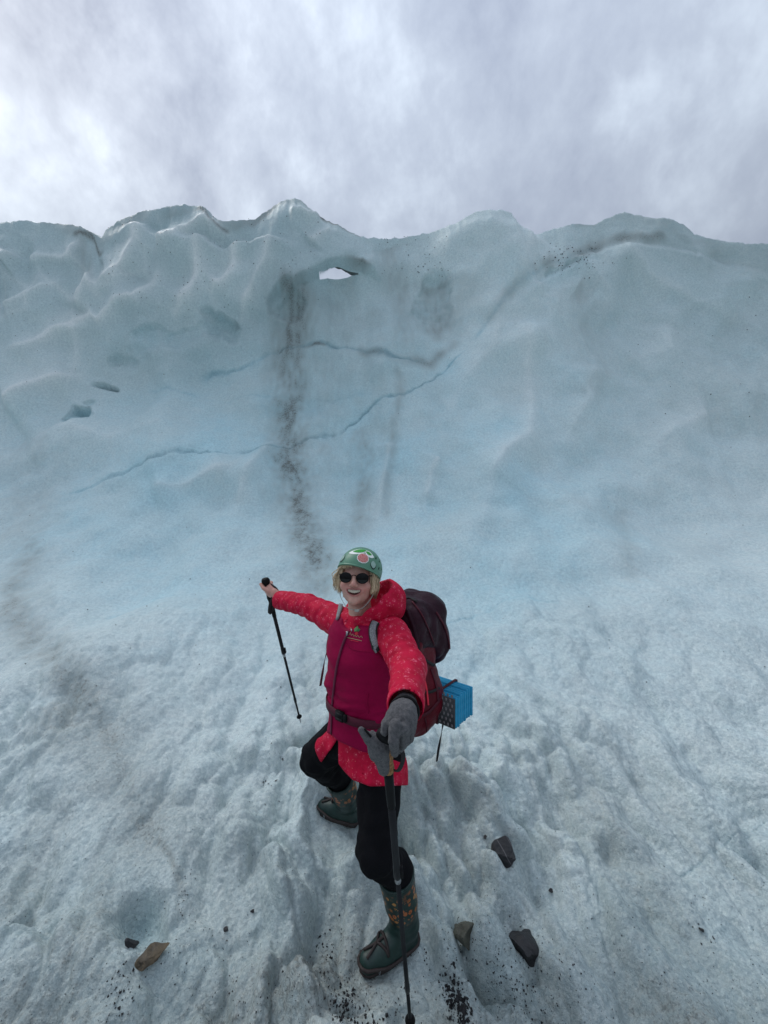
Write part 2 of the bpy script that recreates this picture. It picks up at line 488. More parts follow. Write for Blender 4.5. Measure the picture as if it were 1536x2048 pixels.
# ---- dirty melt-water streaks
streaks = [
    ([(612, 545), (604, 570), (594, 610), (586, 660), (580, 720), (576, 800), (578, 870), (584, 940), (596, 1000), (612, 1060), (630, 1120), (645, 1190), (650, 1290)], 0.95, 28),
    ([(566, 650), (562, 760), (566, 880), (572, 960)], 0.5, 18), ([(616, 600), (608, 700), (606, 780), (600, 860)], 0.6, 16),
    ([(716, 840), (728, 910), (728, 970), (716, 1040), (705, 1090)], 0.6, 17), ([(792, 735), (797, 800), (788, 880), (776, 960), (770, 1060)], 0.5, 8),
    ([(810, 560), (812, 640), (800, 735)], 0.5, 20), ([(652, 690), (660, 770), (650, 850), (660, 950)], 0.25, 14), ([(868, 560), (880, 620), (858, 700)], 0.65, 28), ([(860, 740), (868, 820), (862, 900)], .2, 14),
    ([(1185, 600), (1180, 660), (1176, 760), (1160, 860)], 0.34, 22), ([(1150, 590), (1185, 612)], .4, 22), ([(1240, 1005), (1256, 1060), (1256, 1130), (1270, 1200)], 0.36, 15),
    ([(160, 455), (170, 500), (182, 545), (176, 580)], 0.45, 12), ([(60, 880), (30, 960), (14, 1040), (-10, 1090)], .25, 25),
    ([(60, 1060), (48, 1100), (24, 1160), (0, 1200)], 0.6, 22), ([(-10, 1150), (20, 1190), (50, 1225), (75, 1280), (120, 1335), (160, 1385), (200, 1440), (228, 1485), (240, 1540), (236, 1600), (262, 1660), (320, 1710)], 0.62, 13),
    ([(20, 1190), (90, 1200), (130, 1190)], .4, 22), ([(0, 1180), (75, 1290), (160, 1390), (230, 1500), (270, 1620), (330, 1740), (380, 1860)], .75, 30), ([(120, 1400), (200, 1500), (250, 1600), (310, 1700), (360, 1840)], .62, 75), ([(315, 1680), (345, 1730), (362, 1780), (372, 1840)], 1.0, 8),
    ([(660, 560), (655, 680), (640, 860), (650, 1050)], .34, 50), ([(740, 600), (745, 800), (735, 1000)], .26, 45), ([(700, 880), (690, 1000), (680, 1090)], .3, 24), ([(900, 560), (905, 640)], .4, 30), ([(60, 860), (40, 1000), (30, 1150)], .32, 60), ([(1180, 620), (1185, 800)], .28, 40), ([(1500, 700), (1440, 900)], .22, 90),
    ([(700, 560), (690, 640)], .2, 30), ([(775, 500), (790, 560), (800, 600)], .5, 20), ([(1536, 660), (1500, 640), (1440, 600)], .2, 60), ([(640, 1160), (630, 1260), (610, 1400), (580, 1520), (545, 1580)], .30, 26),
]
n_s1 = perlin(P * np.array([2, 2, .6]) + 3); fine = np.clip(0.78 + 0.35 * perlin(P * np.array([13, 13, 0.7]) + 43) + 0.40 * perlin(P * np.array([4, 4, 0.6]) + 13) + 0.12 * perlin(P * 5 + 3), 0.1, 1.3)
fine = np.where(wall > 0.5, fine, 0.85 + 0.3 * perlin(P * 4.0 + 5))
for pts, amp, w in streaks:
    D, T = pline(px + 7 * n_s1, py, pts, w * 6)
    ed = sstep(0, 0.07, T) * (1 - sstep(0.75, 1.0, T))
    dirt_shade = np.maximum(dirt_shade, amp * ed * fine * (0.50 * np.exp(-(D / (w * 1.2)) ** 2) + 0.40 * np.exp(-(D / (w * 2.6)) ** 2)))
    disp -= amp * ed * 0.02 * np.exp(-(D / (w * 1.4)) ** 2) * wall

# grit on the crest edge
cy = np.interp(px, cp[:, 0], cp[:, 1])
near = py - cy
dirt_shade = np.maximum(dirt_shade, (0.22 + 0.5 * perlin(P * 1.5 + 77)) * np.exp(-np.maximum(near, 0) / (9 + 12 * sstep(1000, 1500, px))) * front)
D, T = pline(px, py, [(640, 432), (680, 452), (715, 470)], 40); dirt_shade = np.maximum(dirt_shade, np.exp(-(D / 7) ** 2))
D, T = pline(px, py, [(150, 452), (172, 458), (200, 478)], 40); dirt_shade = np.maximum(dirt_shade, 0.9 * np.exp(-(D / 8) ** 2))
D, T = pline(px, py, [(408, 413), (430, 434), (460, 442)], 40); dirt_shade = np.maximum(dirt_shade, 0.8 * np.exp(-(D / 6) ** 2))
# brownish weathered upper right
wr = sstep(1040, 1250, px) * np.exp(-np.maximum(near, 0) / 75)
dirt_shade = np.maximum(dirt_shade, 0.30 * wr * (0.8 + 0.6 * perlin(P * 1.2 + 7)))
disp += 0.03 * wr * fbm(P * 5.0, 3)

# ---- hollows
n_p1, n_p2 = perlin(P * 3 + 3) + .5 * perlin(P * 9 + 3), perlin(P * 3 + 63) + .5 * perlin(P * 9 + 33)
def pocket(poly_c, rx, ry_, depth, rot=0.0, lip=0.35, bl=0.6, sharp=0.55):
    """hollow under an overhanging lip: sharp at the top, fading out downwards"""
    global disp, blue
    dx, dy = px - poly_c[0], py - poly_c[1]
    c, s = math.cos(rot), math.sin(rot)
    x = (dx * c + dy * s) / rx + 0.30 * n_p1; y = (-dx * s + dy * c) / ry_ + 0.30 * n_p2
    top = -np.sqrt(np.clip(1 - np.minimum(np.abs(x), 1) ** 2, 0, 1)) * lip
    inside = np.clip(1 - np.abs(x) ** 2, 0, 1)
    m = sstep(0, sharp * 0.35, y - top) * sstep(1.0, 0.0, y) * inside
    m[~front] = 0
    disp -= depth * m
    blue += bl * m


pocket((447, 640), 42, 46, 0.20, 0.25, 0.5, sharp=.3, bl=.8)
pocket((310, 680), 52, 40, 0.10, -0.35, 0.6, bl=.5)
pocket((380, 668), 60, 30, 0.05, -0.3, 0.6, bl=.3)
pocket((236, 712), 14, 14, 0.07, 0, 0.8, bl=.2); pocket((222, 716), 10, 11, 0.06, 0, 0.8, bl=.2); pocket((258, 716), 16, 12, 0.05, .3, 0.7, bl=.2)
pocket((205, 764), 34, 9, 0.16, 0.22, 0.5, bl=.5)
pocket((156, 824), 34, 24, 0.28, -0.1, 0.75, bl=1.0); pocket((175, 802), 16, 10, 0.06, -0.1, 0.75, bl=.2)
pocket((868, 600), 38, 75, 0.20, 0.12, 0.75, bl=.25, sharp=.9)
pocket((574, 612), 40, 50, 0.20, -0.5, 0.5, bl=.5)
pocket((1130, 560), 80, 36, 0.10, -0.5, 0.5, bl=.3)

# the recess under the ice arch: everything below the arch line is set back
arch = np.array([(520, 650), (560, 614), (590, 590), (615, 567), (636, 549), (655, 536), (675, 530), (700, 532), (722, 539), (742, 550), (760, 564), (785, 582), (815, 615)], float)
ay_ = np.interp(px, arch[:, 0], arch[:, 1]) + 2.0 * perlin(P * 5.5)
inx = sstep(560, 625, px) * (1 - sstep(722, 752, px)) * front
dy_ = py - ay_
ingap = (px > 610) & (px < 745) & front
hg = 4.6 * sstep(632, 668, px) * (1 - sstep(672, 722, px))
nearg = ingap & (np.abs(dy_ - 6.5) < np.maximum(hg, 1.45))
dys = np.where(nearg, np.where(dy_ <= 6.5, 6.5 - hg, 6.5 + hg + 1e-3), dy_)
P[:, 2] += (dy_ - dys) / 768 * P[:, 1]
lower = np.where(nearg, dy_ > 6.5, dys > 6.5)
rec = inx * np.where(lower, np.exp(-np.maximum(dys - 9.5, 0) / 60), 0.45 * sstep(0, 3.5, dys))
lipw = sstep(530, 620, px) * (1 - sstep(735, 775, px)) * front
disp += 0.20 * lipw * np.exp(-(np.maximum(-dys, 0) / 45) ** 2) * (1 - sstep(0.0, 3.8, dys))
disp -= (0.02 + 0.16 * sstep(636, 672, px) * (1 - sstep(680, 722, px))) * rec
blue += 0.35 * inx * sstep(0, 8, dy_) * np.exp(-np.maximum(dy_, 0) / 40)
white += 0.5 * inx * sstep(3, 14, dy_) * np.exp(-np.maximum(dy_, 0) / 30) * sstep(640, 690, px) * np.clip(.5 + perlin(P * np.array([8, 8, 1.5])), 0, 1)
dirt_shade = np.maximum(dirt_shade, 0.8 * inx * np.exp(-((dy_ + 1) / 4.5) ** 2) * sstep(670, 720, px))  # dark underside of the arch: shade painted through this mask
dirt_shade = np.maximum(dirt_shade, 0.55 * sstep(0, 1, inx) * np.exp(-((dy_ - 6) / 13) ** 2) * sstep(660, 600, px) * (0.5 + perlin(P * 5)))  # darker, uneven band just below the left arch line
# ribs of frozen drip inside the recess
disp += 0.03 * inx * sstep(10, 40, dy_) * np.exp(-np.maximum(dy_, 0) / 160) * perlin(P * np.array([4.5, 4.5, 0.5]))

# upper arch bulges forwards over the middle of the wall
D, T = pline(px, py, [(0, 560), (300, 520), (560, 520), (690, 500), (760, 510)], 300)
disp += 0.16 * np.exp(-(D / 85) ** 2) * sstep(420, 620, px) * (1 - sstep(740, 800, px)) * (1 - sstep(-10, 40, dy_) * 0.8)
# ledge and block on the upper right
D, T = pline(px, py, [(1040, 600), (1130, 540), (1215, 497), (1370, 470)], 1200)
below = sstep(-4, 18, py - np.interp(px, [1000, 1040, 1130, 1215, 1370, 1536], [630, 600, 540, 497, 470, 500]))
disp += 0.16 * below * np.exp(-D / 140) * sstep(980, 1100, px)
disp += 0.14 * np.exp(-(np.hypot((px - 985) / 60, (py - 470) / 60)) ** 2)

# ---- the slope: rounded lumps, creases and melt pits
sl = (1 - wall) * front + (~front) * 0.4
w3 = 0.10 * np.stack([perlin(P * 2.1), perlin(P * 2.1 + 9), perlin(P * 2.1 + 19)], 1) + 0.03 * np.stack([perlin(P * 7.1), perlin(P * 7.1 + 9), perlin(P * 7.1 + 19)], 1)
flow = np.stack([P[:, 0] + 0.25 * P[:, 1], P[:, 1] * 0.58, P[:, 2] * .58], 1) + w3
fl2 = flow[:, :2]
def dome(sc, seed):
    return 1 - np.minimum(scallop(fl2 / sc, seed, 0.95)[0] / 0.75, 1.0) ** 2
b1 = np.abs(perlin(flow * 2.3)); b2 = dome(0.21, 5); b3 = dome(0.085, 25); b4 = np.abs(perlin(P * 34 + 8)); b5 = np.abs(perlin(P * 15 + 80))
rough_m = np.clip(0.22 + 0.30 * sstep(-0.2, 0.5, perlin(P * 0.9 + 13)) + 0.75 * np.exp(-((px - 790 - 0.1 * (py - 1500)) / 330) ** 2) + 0.35 * np.exp(-((px - 60) / 120) ** 2), 0, 1.1)
calm = np.exp(-(np.hypot(px - 180, (py - 1560) * .7) / 260) ** 2) * 0.6 + 0.45 * np.exp(-(np.hypot(px - 800, (py - 1950)) / 220) ** 2)
sm = sl * (1 - np.clip(calm, 0, .8))
foot = np.zeros(len(P), np.float32)
for (fx, fy, r) in ((0.0, 1.60, 0.24), (-0.25, 2.13, 0.20), (-0.59, 2.70, 0.10), (0.098, 1.392, 0.10)):
    foot = np.maximum(foot, np.exp(-(np.hypot(P[:, 0] - fx, P[:, 1] - fy) / r) ** 4))
lump = (0.16 + 0.22 * rough_m) * b1 + 0.27 * (b2 - .5) * rough_m * (0.8 + perlin(P * 3.3 + 2)) - 0.06 + 0.10 * perlin(flow * np.array([1.6, .9, .9]) + 7)
disp += sm * lump * sstep(0.3, 1.6, P[:, 1] + 1)
fine_d = 0.075 * (b3 - .5) * rough_m + (0.006 + 0.016 * rough_m) * b5 + 0.011 * b4 - .010
disp += wall * (0.006 * b4 + 0.010 * b5)
# narrow pits
pits = scallop(np.stack([P[:, 0] / 0.34 + 0.5 * perlin(P * 2), P[:, 1] / 0.45 + 0.5 * perlin(P * 2 + 7)], 1), 77, 0.9)[0]
disp -= sm * 0.06 * np.exp(-(pits / 0.16) ** 2) * sstep(-.1, .3, perlin(P * 1.3 + 99))
# the blue hollow with the stone slab
hol = np.exp(-(np.hypot((px - 292) / 62, (py - 1850) / 62)) ** 2.6)
disp -= 0.05 * hol
pocket((292, 1850), 58, 85, 0.09, 0.25, 0.75, bl=.35, sharp=1.8)
blue += 0.30 * np.exp(-(np.hypot((px - 290) / 50, (py - 1835) / 55)) ** 3) * (0.7 + 0.6 * perlin(P * 7))
# gutter to the left of the front boot and left foreground ridge
D, T = pline(px, py, [(640, 1180), (620, 1330), (590, 1480), (550, 1570), (600, 1700), (660, 1850), (690, 2000)], 120)
disp -= 0.05 * np.exp(-(D / 34) ** 2)
disp += 0.10 * np.exp(-(np.hypot((px - 120) / 200, (py - 1960) / 90)) ** 2)
disp += 0.07 * np.exp(-(np.hypot((px - 480) / 90, (py - 1700) / 190)) ** 2)

# ---- where the wet grit lies in the foreground
fg = sstep(1650, 1990, py + 60 * perlin(P * 1.7) - 0.22 * np.abs(px - 800)) * front
dirt_shade = np.maximum(dirt_shade, fg * (0.68 + 0.45 * perlin(flow * 3.1 + 4)))
slope_d = sl * sstep(1200, 1650, py) * np.clip(0.10 + 0.14 * sstep(1600, 1900, py) + 0.22 * np.exp(-((px - 170) / 170) ** 2) + 0.65 * fbm(flow * np.array([2.6, 1.0, 1.0]) + 61, 4) + 0.30 * perlin(P * 0.7 + 17), 0, .75)
dirt_shade = np.maximum(dirt_shade, slope_d)
dirt_shade = np.maximum(dirt_shade, wall * (0.05 + 0.12 * fbm(P * np.array([.8, .8, .5]) + 91, 3)))
# ---- ice colour: bluer, denser ice low on the wall
bl = np.exp(-(np.hypot((px - 330) / 330, (py - 1040) / 200)) ** 2) * .85 + np.exp(-(np.hypot((px - 1000) / 280, (py - 1080) / 280)) ** 2) * .85 + np.exp(-(np.hypot((px - 640) / 380, (py - 820) / 170)) ** 2) * .5
blue += np.sqrt(wall) * bl * (0.9 + 0.5 * perlin(P * 0.9 + 3)) + 0.10
blue += wall * 0.16 * sstep(-.2, .5, fbm(P * 0.7 + 55, 3))
blue = np.clip(blue, 0, 1.3); white = np.clip(white, 0, 1); dirt_shade = np.clip(dirt_shade, 0, 1)

# keep the ground quiet under the boots and the pole tips
disp *= (1 - foot)
disp += sl * fine_d * (1 - 0.5 * foot) * (1 - .5 * np.clip(calm, 0, 1))

# ragged crest
rag = np.exp(-np.maximum(near, 0) / 7.0) * front * (upf > 0.8)
Q = P + NN * disp[:, None]

# bring the skyline back to its height after the relief has moved it
Q = Q.reshape(*S, 3)
tpx = 768 + Q[-1, :, 0] / np.maximum(Q[-1, :, 1], 1) * 768
zt = HC + (1024 - np.interp(tpx, cp[:, 0], cp[:, 1])) / 768 * Q[-1, :, 1]
rg = 0.03 * perlin(P.reshape(*S, 3)[-1] * 4) + 0.025 * perlin(P.reshape(*S, 3)[-1] * 13) + 0.014 * perlin(P.reshape(*S, 3)[-1] * 33)
zt = zt + rg
kf = (zt - zb) / (Q[-1, :, 2] - zb)
Q[..., 2] = np.where(Q[..., 2] > zb, zb + (Q[..., 2] - zb) * (1 + (kf[None, :] - 1) * sstep(0.0, 1.0, (Q[..., 2] - zb) / 2.5)), Q[..., 2])
Q = Q.reshape(-1, 3)
# one clean lip above and below the opening
Qg = Q.reshape(*S, 3); ng = nearg.reshape(S); lw = lower.reshape(S)
for part_ in (ng & ~lw, ng & lw):
    cs = np.where(part_.any(0))[0]
    if len(cs) < 8: continue
    cs = np.arange(cs[0], cs[-1] + 1)
    for ax_ in (1, 2):
        vals = np.array([Qg[part_[:, c_], c_, ax_].mean() if part_[:, c_].any() else np.nan for c_ in cs])
        okv = ~np.isnan(vals); vals = np.interp(cs, cs[okv], vals[okv])
        for _ in range(3):
            pad_ = np.concatenate([[vals[0]] * 3, vals, [vals[-1]] * 3])
            vals = np.convolve(pad_, np.ones(7) / 7, 'valid')
        for c_, v_ in zip(cs, vals): Qg[part_[:, c_], c_, ax_] = v_
Q = Qg.reshape(-1, 3)
# ---- back of the fin
Q = Q.reshape(*S, 3)
top = Q[-1]
fall = [(0.10, 0.045), (0.26, 0.03), (0.45, -0.12), (0.62, -0.5), (0.75, -1.2), (1.0, -3.0), (2.2, -5.0), (6, -5.6), (25, -6.2), (90, -7)]
extra = []
for k, (b_, dz) in enumerate(fall):
    r = top.copy()
    n_ = 0.06 * perlin(top * 2.3 + k * 3)
    r[:, 1] += b_ + n_; r[:, 2] += dz + n_ * 0.6
    if k > 5:
        r[:, 2] = np.maximum(r[:, 2], 2.0 - k * 0.1)
    extra.append(r)
Q = np.concatenate([Q, np.stack(extra)], 0)
ne = len(fall)
ext = lambda a: np.concatenate([a.reshape(S), np.repeat(a.reshape(S)[-1:], ne, 0)], 0).ravel()
bare = wall * (sstep(900, 620, py) * sstep(1100, 500, px) + 0.55 * sstep(1000, 600, py) * sstep(1000, 1300, px)) * (0.8 + 0.5 * fbm(P * 0.8 + 33, 3))  # grey ice tone that also paints shade into the upper wall and bowls
bare = np.clip(bare + sl * sstep(1450, 1950, py) * (0.48 + 0.6 * fbm(flow * 2.0 + 5, 3)), 0, 1)
bare = ext(bare)
dirt_shade, blue, white = ext(dirt_shade), ext(blue), ext(white)
nr, nc = Q.shape[:2]
idx = np.arange(nr * nc).reshape(nr, nc)
F = np.stack([idx[:-1, :-1], idx[:-1, 1:], idx[1:, 1:], idx[1:, :-1]], -1).reshape(-1, 4)
V = Q.reshape(-1, 3)
# ---- the opening under the arch: a real gap through the fin
fc = V[F].mean(1)
fy_ = np.maximum(fc[:, 1], 0.3)
fpx = 768 + fc[:, 0] / fy_ * 768; fpy = 1024 + (HC - fc[:, 2]) / fy_ * 768
rowi = np.repeat(np.arange(nr - 1), nc - 1)
lwf = np.zeros((nr, nc), bool); lwf[:S[0]] = lower.reshape(S); pxf = np.zeros((nr, nc)); pxf[:S[0]] = px.reshape(S)
nsf = np.zeros((nr, nc), bool); nsf[:S[0]] = (np.abs(dys - 6.5) < 7).reshape(S)
c4 = lambda a: np.stack([a[:-1, :-1], a[1:, :-1], a[:-1, 1:], a[1:, 1:]]).reshape(4, -1)
lq = c4(lwf); pq = c4(pxf)
gap = (rowi < S[0] - 4) & lq.any(0) & ~lq.all(0) & c4(nsf).all(0) & (pq.min(0) > 640) & (pq.max(0) < 716) & (fc[:, 1] > 5)
bgap = (rowi >= S[0] + 3) & (fpx > 560) & (fpx < 800)
F = F[~(gap | bgap)]
me = mesh_np('glacier_ice', V, F)
fattr(me, 'dirt_shade', dirt_shade); fattr(me, 'blue', blue); fattr(me, 'white', white); fattr(me, 'bare', bare); fattr(me, 'clear', ext(clear)); fattr(me, 'slope', ext(np.clip(sl, 0, 1).astype(np.float32)))
SURF = (V, nr, nc)

t = MT('glacier_ice')
d_, bl_, wh_ = t.attr('dirt_shade'), t.attr('blue'), t.attr('white')
n_big = t.noise(1.3, 5, 0.55)
n_mid = t.noise(9, 5, 0.6)
n_sm = t.noise(34, 5, 0.65)
n_fine = t.noise(95, 4, 0.65)
n_grain = t.noise(230, 3, 0.65)
blv = t.math('ADD', bl_, t.rng(n_mid, 0.3, 0.7, -0.14, 0.14), clamp=True)
c = t.mix(blv, (0.76, 0.85, 0.85), (0.55, 0.80, 0.87))
c = t.mix(t.rng(n_big, 0.35, 0.65, 0.0, 0.45), c, (0.69, 0.78, 0.775))
c = t.mix(t.math('MULTIPLY', t.attr('bare'), 0.75), c, (0.37, 0.505, 0.535))
c = t.mix(t.math('MULTIPLY', wh_, 0.9), c, (0.88, 0.92, 0.91))
c = t.mix(t.math('MULTIPLY', t.attr('clear'), 0.6), c, (0.16, 0.33, 0.41))
# fine dark grit: denser where the dirt value is higher
grit = t.math('ADD', t.math('MULTIPLY', n_fine, 0.5), t.math('MULTIPLY', n_sm, 0.5))
thr = t.math('MULTIPLY_ADD', d_, -0.26, 0.68)
gm = t.math('MULTIPLY', t.math('SUBTRACT', grit, thr), 10.0, clamp=True)
film = t.math('MULTIPLY', d_, t.rng(n_sm, .3, .7, .55, 1.0), clamp=True)
c = t.mix(film, c, (0.20, 0.20, 0.18))
c = t.mix(t.math('MULTIPLY', gm, 0.45), c, (0.05, 0.050, 0.048))
cry = t.n.new('ShaderNodeTexVoronoi'); cry.inputs['Scale'].default_value = 85
t.l.new(t.tc.outputs['Object'], cry.inputs['Vector'])
crs = t.n.new('ShaderNodeSeparateColor'); t.l.new(cry.outputs['Color'], crs.inputs[0])
slp = t.attr('slope')
c = t.mix(slp, c, t.mix(1.0, c, t.mix(crs.outputs[0], (0.82, 0.84, 0.85), (1.10, 1.08, 1.06)), 'MULTIPLY'))
gr = t.math('ADD', t.math('MULTIPLY', n_grain, 0.55), t.math('MULTIPLY', n_sm, 0.45))
c = t.mix(t.rng(gr, 0.38, 0.62, 0.0, 1.0), t.mix(1.0, c, (0.74, 0.78, 0.80), 'MULTIPLY'), t.mix(1.0, c, (1.16, 1.14, 1.12), 'MULTIPLY'))
hgt = t.math('ADD', t.math('MULTIPLY', n_sm, 1.0), t.math('ADD', t.math('MULTIPLY', n_fine, 0.6), t.math('MULTIPLY', n_grain, 0.3)))
hgt = t.math('ADD', hgt, t.math('MULTIPLY', t.math('MULTIPLY', crs.outputs[1], slp), 0.7))
nrm = t.bump(hgt, 0.75, 0.014)
t.set(IOR=1.31, Subsurface_Weight=0.0, Subsurface_Scale=0.02)
t.b.inputs['Specular IOR Level'].default_value = 0.4
M_ICE = t.fin(c, t.math('SUBTRACT', t.rng(n_fine, 0.3, 0.7, 0.28, 0.55), t.math('MULTIPLY', t.math('MULTIPLY', t.math('GREATER_THAN', crs.outputs[2], 0.8), slp), 0.25)), nrm)
glacier = obj('glacier_ice', me, M_ICE, kind='structure', label='pale blue glacier ice slope rising into a tall scalloped wall with an arch', cat='glacier')

# ================================================================== signed-distance modelling
def cap(P, a, b, ra, rb=None):
    rb = ra if rb is None else rb
    a = np.asarray(a, np.float32); b = np.asarray(b, np.float32)
    ba = b - a
    t = np.clip(((P - a) @ ba) / (ba @ ba + 1e-9), 0, 1)
    return np.linalg.norm(P - a - t[:, None] * ba, axis=1) - (ra + (rb - ra) * t)


def tube(P, pts, rad, k=0.0):
    d = None
    for i in range(len(pts) - 1):
        e = cap(P, pts[i], pts[i + 1], rad[i], rad[i + 1])
        d = e if d is None else (smin(d, e, k) if k else np.minimum(d, e))
    return d


def ell(P, c, r, R=None):
    q = P - np.asarray(c, np.float32)
    if R is not None: q = q @ np.asarray(R, np.float32)
    r = np.asarray(r, np.float32)
    k0 = np.linalg.norm(q / r, axis=1); k1 = np.linalg.norm(q / (r * r), axis=1)
    return k0 * (k0 - 1) / (k1 + 1e-6)


def rbox(P, c, h, rad, R=None):
    q = P - np.asarray(c, np.float32)
    if R is not None: q = q @ np.asarray(R, np.float32)
    q = np.abs(q) - (np.asarray(h, np.float32) - rad)
    return np.linalg.norm(np.maximum(q, 0), axis=1) + np.minimum(q.max(1), 0) - rad


def smin(a, b, k):
    h = np.clip(0.5 + 0.5 * (b - a) / k, 0, 1)
    return b + (a - b) * h - k * h * (1 - h)


def smax(a, b, k):
    return -smin(-a, -b, k)


def sdf_mesh(f, lo, hi, h):
    """naive surface nets over the blocks that the surface can reach -> V, F(quads)"""
    lo = np.asarray(lo, float); hi = np.asarray(hi, float)
    B = 8
    n = (np.ceil((hi - lo) / h).astype(int) // B + 1) * B
    nb = n // B
    bc = np.stack(np.meshgrid(*[np.arange(k) for k in nb], indexing='ij'), -1).reshape(-1, 3)
    cen = (lo + (bc * B + (B - 1) / 2) * h).astype(np.float32)
    dc = f(cen)
    D = np.repeat(np.repeat(np.repeat(dc.reshape(nb), B, 0), B, 1), B, 2).astype(np.float32)
    act = np.abs(dc) < B * h * 0.87 * 1.5 + 0.004
    ab = bc[act]
    off = np.stack(np.meshgrid(*[np.arange(B)] * 3, indexing='ij'), -1).reshape(-1, 3)
    for s in range(0, len(ab), 64):
        q = ab[s:s + 64]
        ii = (q[:, None, :] * B + off[None]).reshape(-1, 3)
        D[ii[:, 0], ii[:, 1], ii[:, 2]] = f((lo + ii * h).astype(np.float32))
    S_ = D < 0
    m = S_[:-1, :-1, :-1].astype(np.int8)
    cnt = sum(S_[i:n[0] - 1 + i, j:n[1] - 1 + j, k:n[2] - 1 + k].astype(np.int8) for i in (0, 1) for j in (0, 1) for k in (0, 1))
    cell = np.argwhere((cnt > 0) & (cnt < 8))
    idx = -np.ones(n - 1, np.int32); idx[cell[:, 0], cell[:, 1], cell[:, 2]] = np.arange(len(cell))
    corners = [(i, j, k) for i in (0, 1) for j in (0, 1) for k in (0, 1)]
    cv = np.stack([D[cell[:, 0] + i, cell[:, 1] + j, cell[:, 2] + k] for i, j, k in corners], 1)
    acc = np.zeros((len(cell), 3)); num = np.zeros(len(cell))
    for a in range(8):
        for b in range(a + 1, 8):
            ca_, cb_ = np.array(corners[a]), np.array(corners[b])
            if np.abs(ca_ - cb_).sum() != 1: continue
            x = (cv[:, a] < 0) != (cv[:, b] < 0)
            t = cv[:, a] / (cv[:, a] - cv[:, b] + 1e-12)
            p = ca_ + t[:, None] * (cb_ - ca_)
            acc[x] += p[x]; num[x] += 1
    V = lo + (cell + acc / num[:, None]) * h
    Fs = []
    for ax in range(3):
        sl0 = [slice(1, -1)] * 3; sl1 = [slice(1, -1)] * 3
        sl0[ax] = slice(0, -1); sl1[ax] = slice(1, None)
        a, b = S_[tuple(sl0)], S_[tuple(sl1)]
        e = np.argwhere(a != b)
        o1 = e.copy()
        for k in range(3):
            if k != ax: o1[:, k] += 1
        flip = a[e[:, 0], e[:, 1], e[:, 2]]
        u, v = (ax + 1) % 3, (ax + 2) % 3
        du_ = np.zeros(3, int); du_[u] = 1
        dv_ = np.zeros(3, int); dv_[v] = 1
        ok = (o1 < n - 1).all(1)
        e, o1, flip = e[ok], o1[ok], flip[ok]
        g = lambda c: idx[c[:, 0], c[:, 1], c[:, 2]]
        q = np.stack([g(o1 - du_ - dv_), g(o1 - dv_), g(o1), g(o1 - du_)], 1)
        q[~flip] = q[~flip][:, ::-1]
        Fs.append(q[(q >= 0).all(1)])
    return V.astype(np.float32), np.concatenate(Fs)


def relax(V, F, it=2, lam=0.5):
    n = len(V)
    E = np.concatenate([F[:, [0, 1]], F[:, [1, 2]], F[:, [2, 3]], F[:, [3, 0]]])
    c = np.bincount(E[:, 0], minlength=n) + np.bincount(E[:, 1], minlength=n)
    for _ in range(it):
        A = np.stack([np.bincount(E[:, 0], V[E[:, 1], k], n) + np.bincount(E[:, 1], V[E[:, 0], k], n) for k in range(3)], 1)
        V = V + lam * (A / np.maximum(c, 1)[:, None] - V)
    return V


def sdf_obj(name, f, lo, hi, h, mat, parent=None, it=2, **kw):
    V, F = sdf_mesh(f, lo, hi, h)
    V = relax(V, F, it)
    return obj(name, mesh_np(name, V, F), mat, parent, **kw)


def trace(px, py, f, d0=0.5, d1=4.0, off=0.0):
    """the point where the sight line of a photograph pixel meets the surface f, lifted by off"""
    o = np.array([0, 0, HC]); v = PX(px, py, 1.0) - o; L_ = np.linalg.norm(v); v = v / L_
    t = d0
    for _ in range(120):
        d = float(f((o + v * t)[None].astype(np.float32))[0])
        if d < 0.0004: break
        t += max(d * 0.7, 0.0004)
        if t > d1 * L_: break
    p = o + v * t
    n = grad(f, p)
    return p + n * off, n


def grad(f, p, e=0.004):
    q = np.repeat(p[None], 6, 0).astype(np.float32)
    for k in range(3): q[2 * k, k] += e; q[2 * k + 1, k] -= e
    d = f(q); n = np.array([d[0] - d[1], d[2] - d[3], d[4] - d[5]]); return n / (np.linalg.norm(n) + 1e-9)


# ------------------------------------------------------------------ small mesh builders
def sweep(pts, rad, seg=10, close_ends=True, flat=None):
    """round tube through pts; rad scalar or list; flat=(dir, factor) squashes it"""
    pts = [np.asarray(p, float) for p in pts]
    n = len(pts)
    rad = [rad] * n if np.isscalar(rad) else list(rad)
    V, F = [], []
    up_ = None
    for i in range(n):
        tdir = pts[min(i + 1, n - 1)] - pts[max(i - 1, 0)]; tdir /= np.linalg.norm(tdir) + 1e-9
        if up_ is None:
            up_ = np.cross(tdir, [0.3, 0.2, 0.93]); 
        up_ = up_ - tdir * (up_ @ tdir); up_ /= np.linalg.norm(up_) + 1e-9
        bi = np.cross(tdir, up_)
        for k in range(seg):
            a = 2 * math.pi * k / seg
            V.append(pts[i] + rad[i] * (math.cos(a) * up_ + math.sin(a) * bi))
    for i in range(n - 1):
        for k in range(seg):
            a, b = i * seg + k, i * seg + (k + 1) % seg
            F.append((a, b, b + seg, a + seg))
    if close_ends:
        F.append(tuple(range(seg))[::-1]); F.append(tuple((n - 1) * seg + k for k in range(seg)))
    return V, F


def smooth_pts(pts, n=6):
    return list(catmull(np.array([np.asarray(p, float) for p in pts]), n))


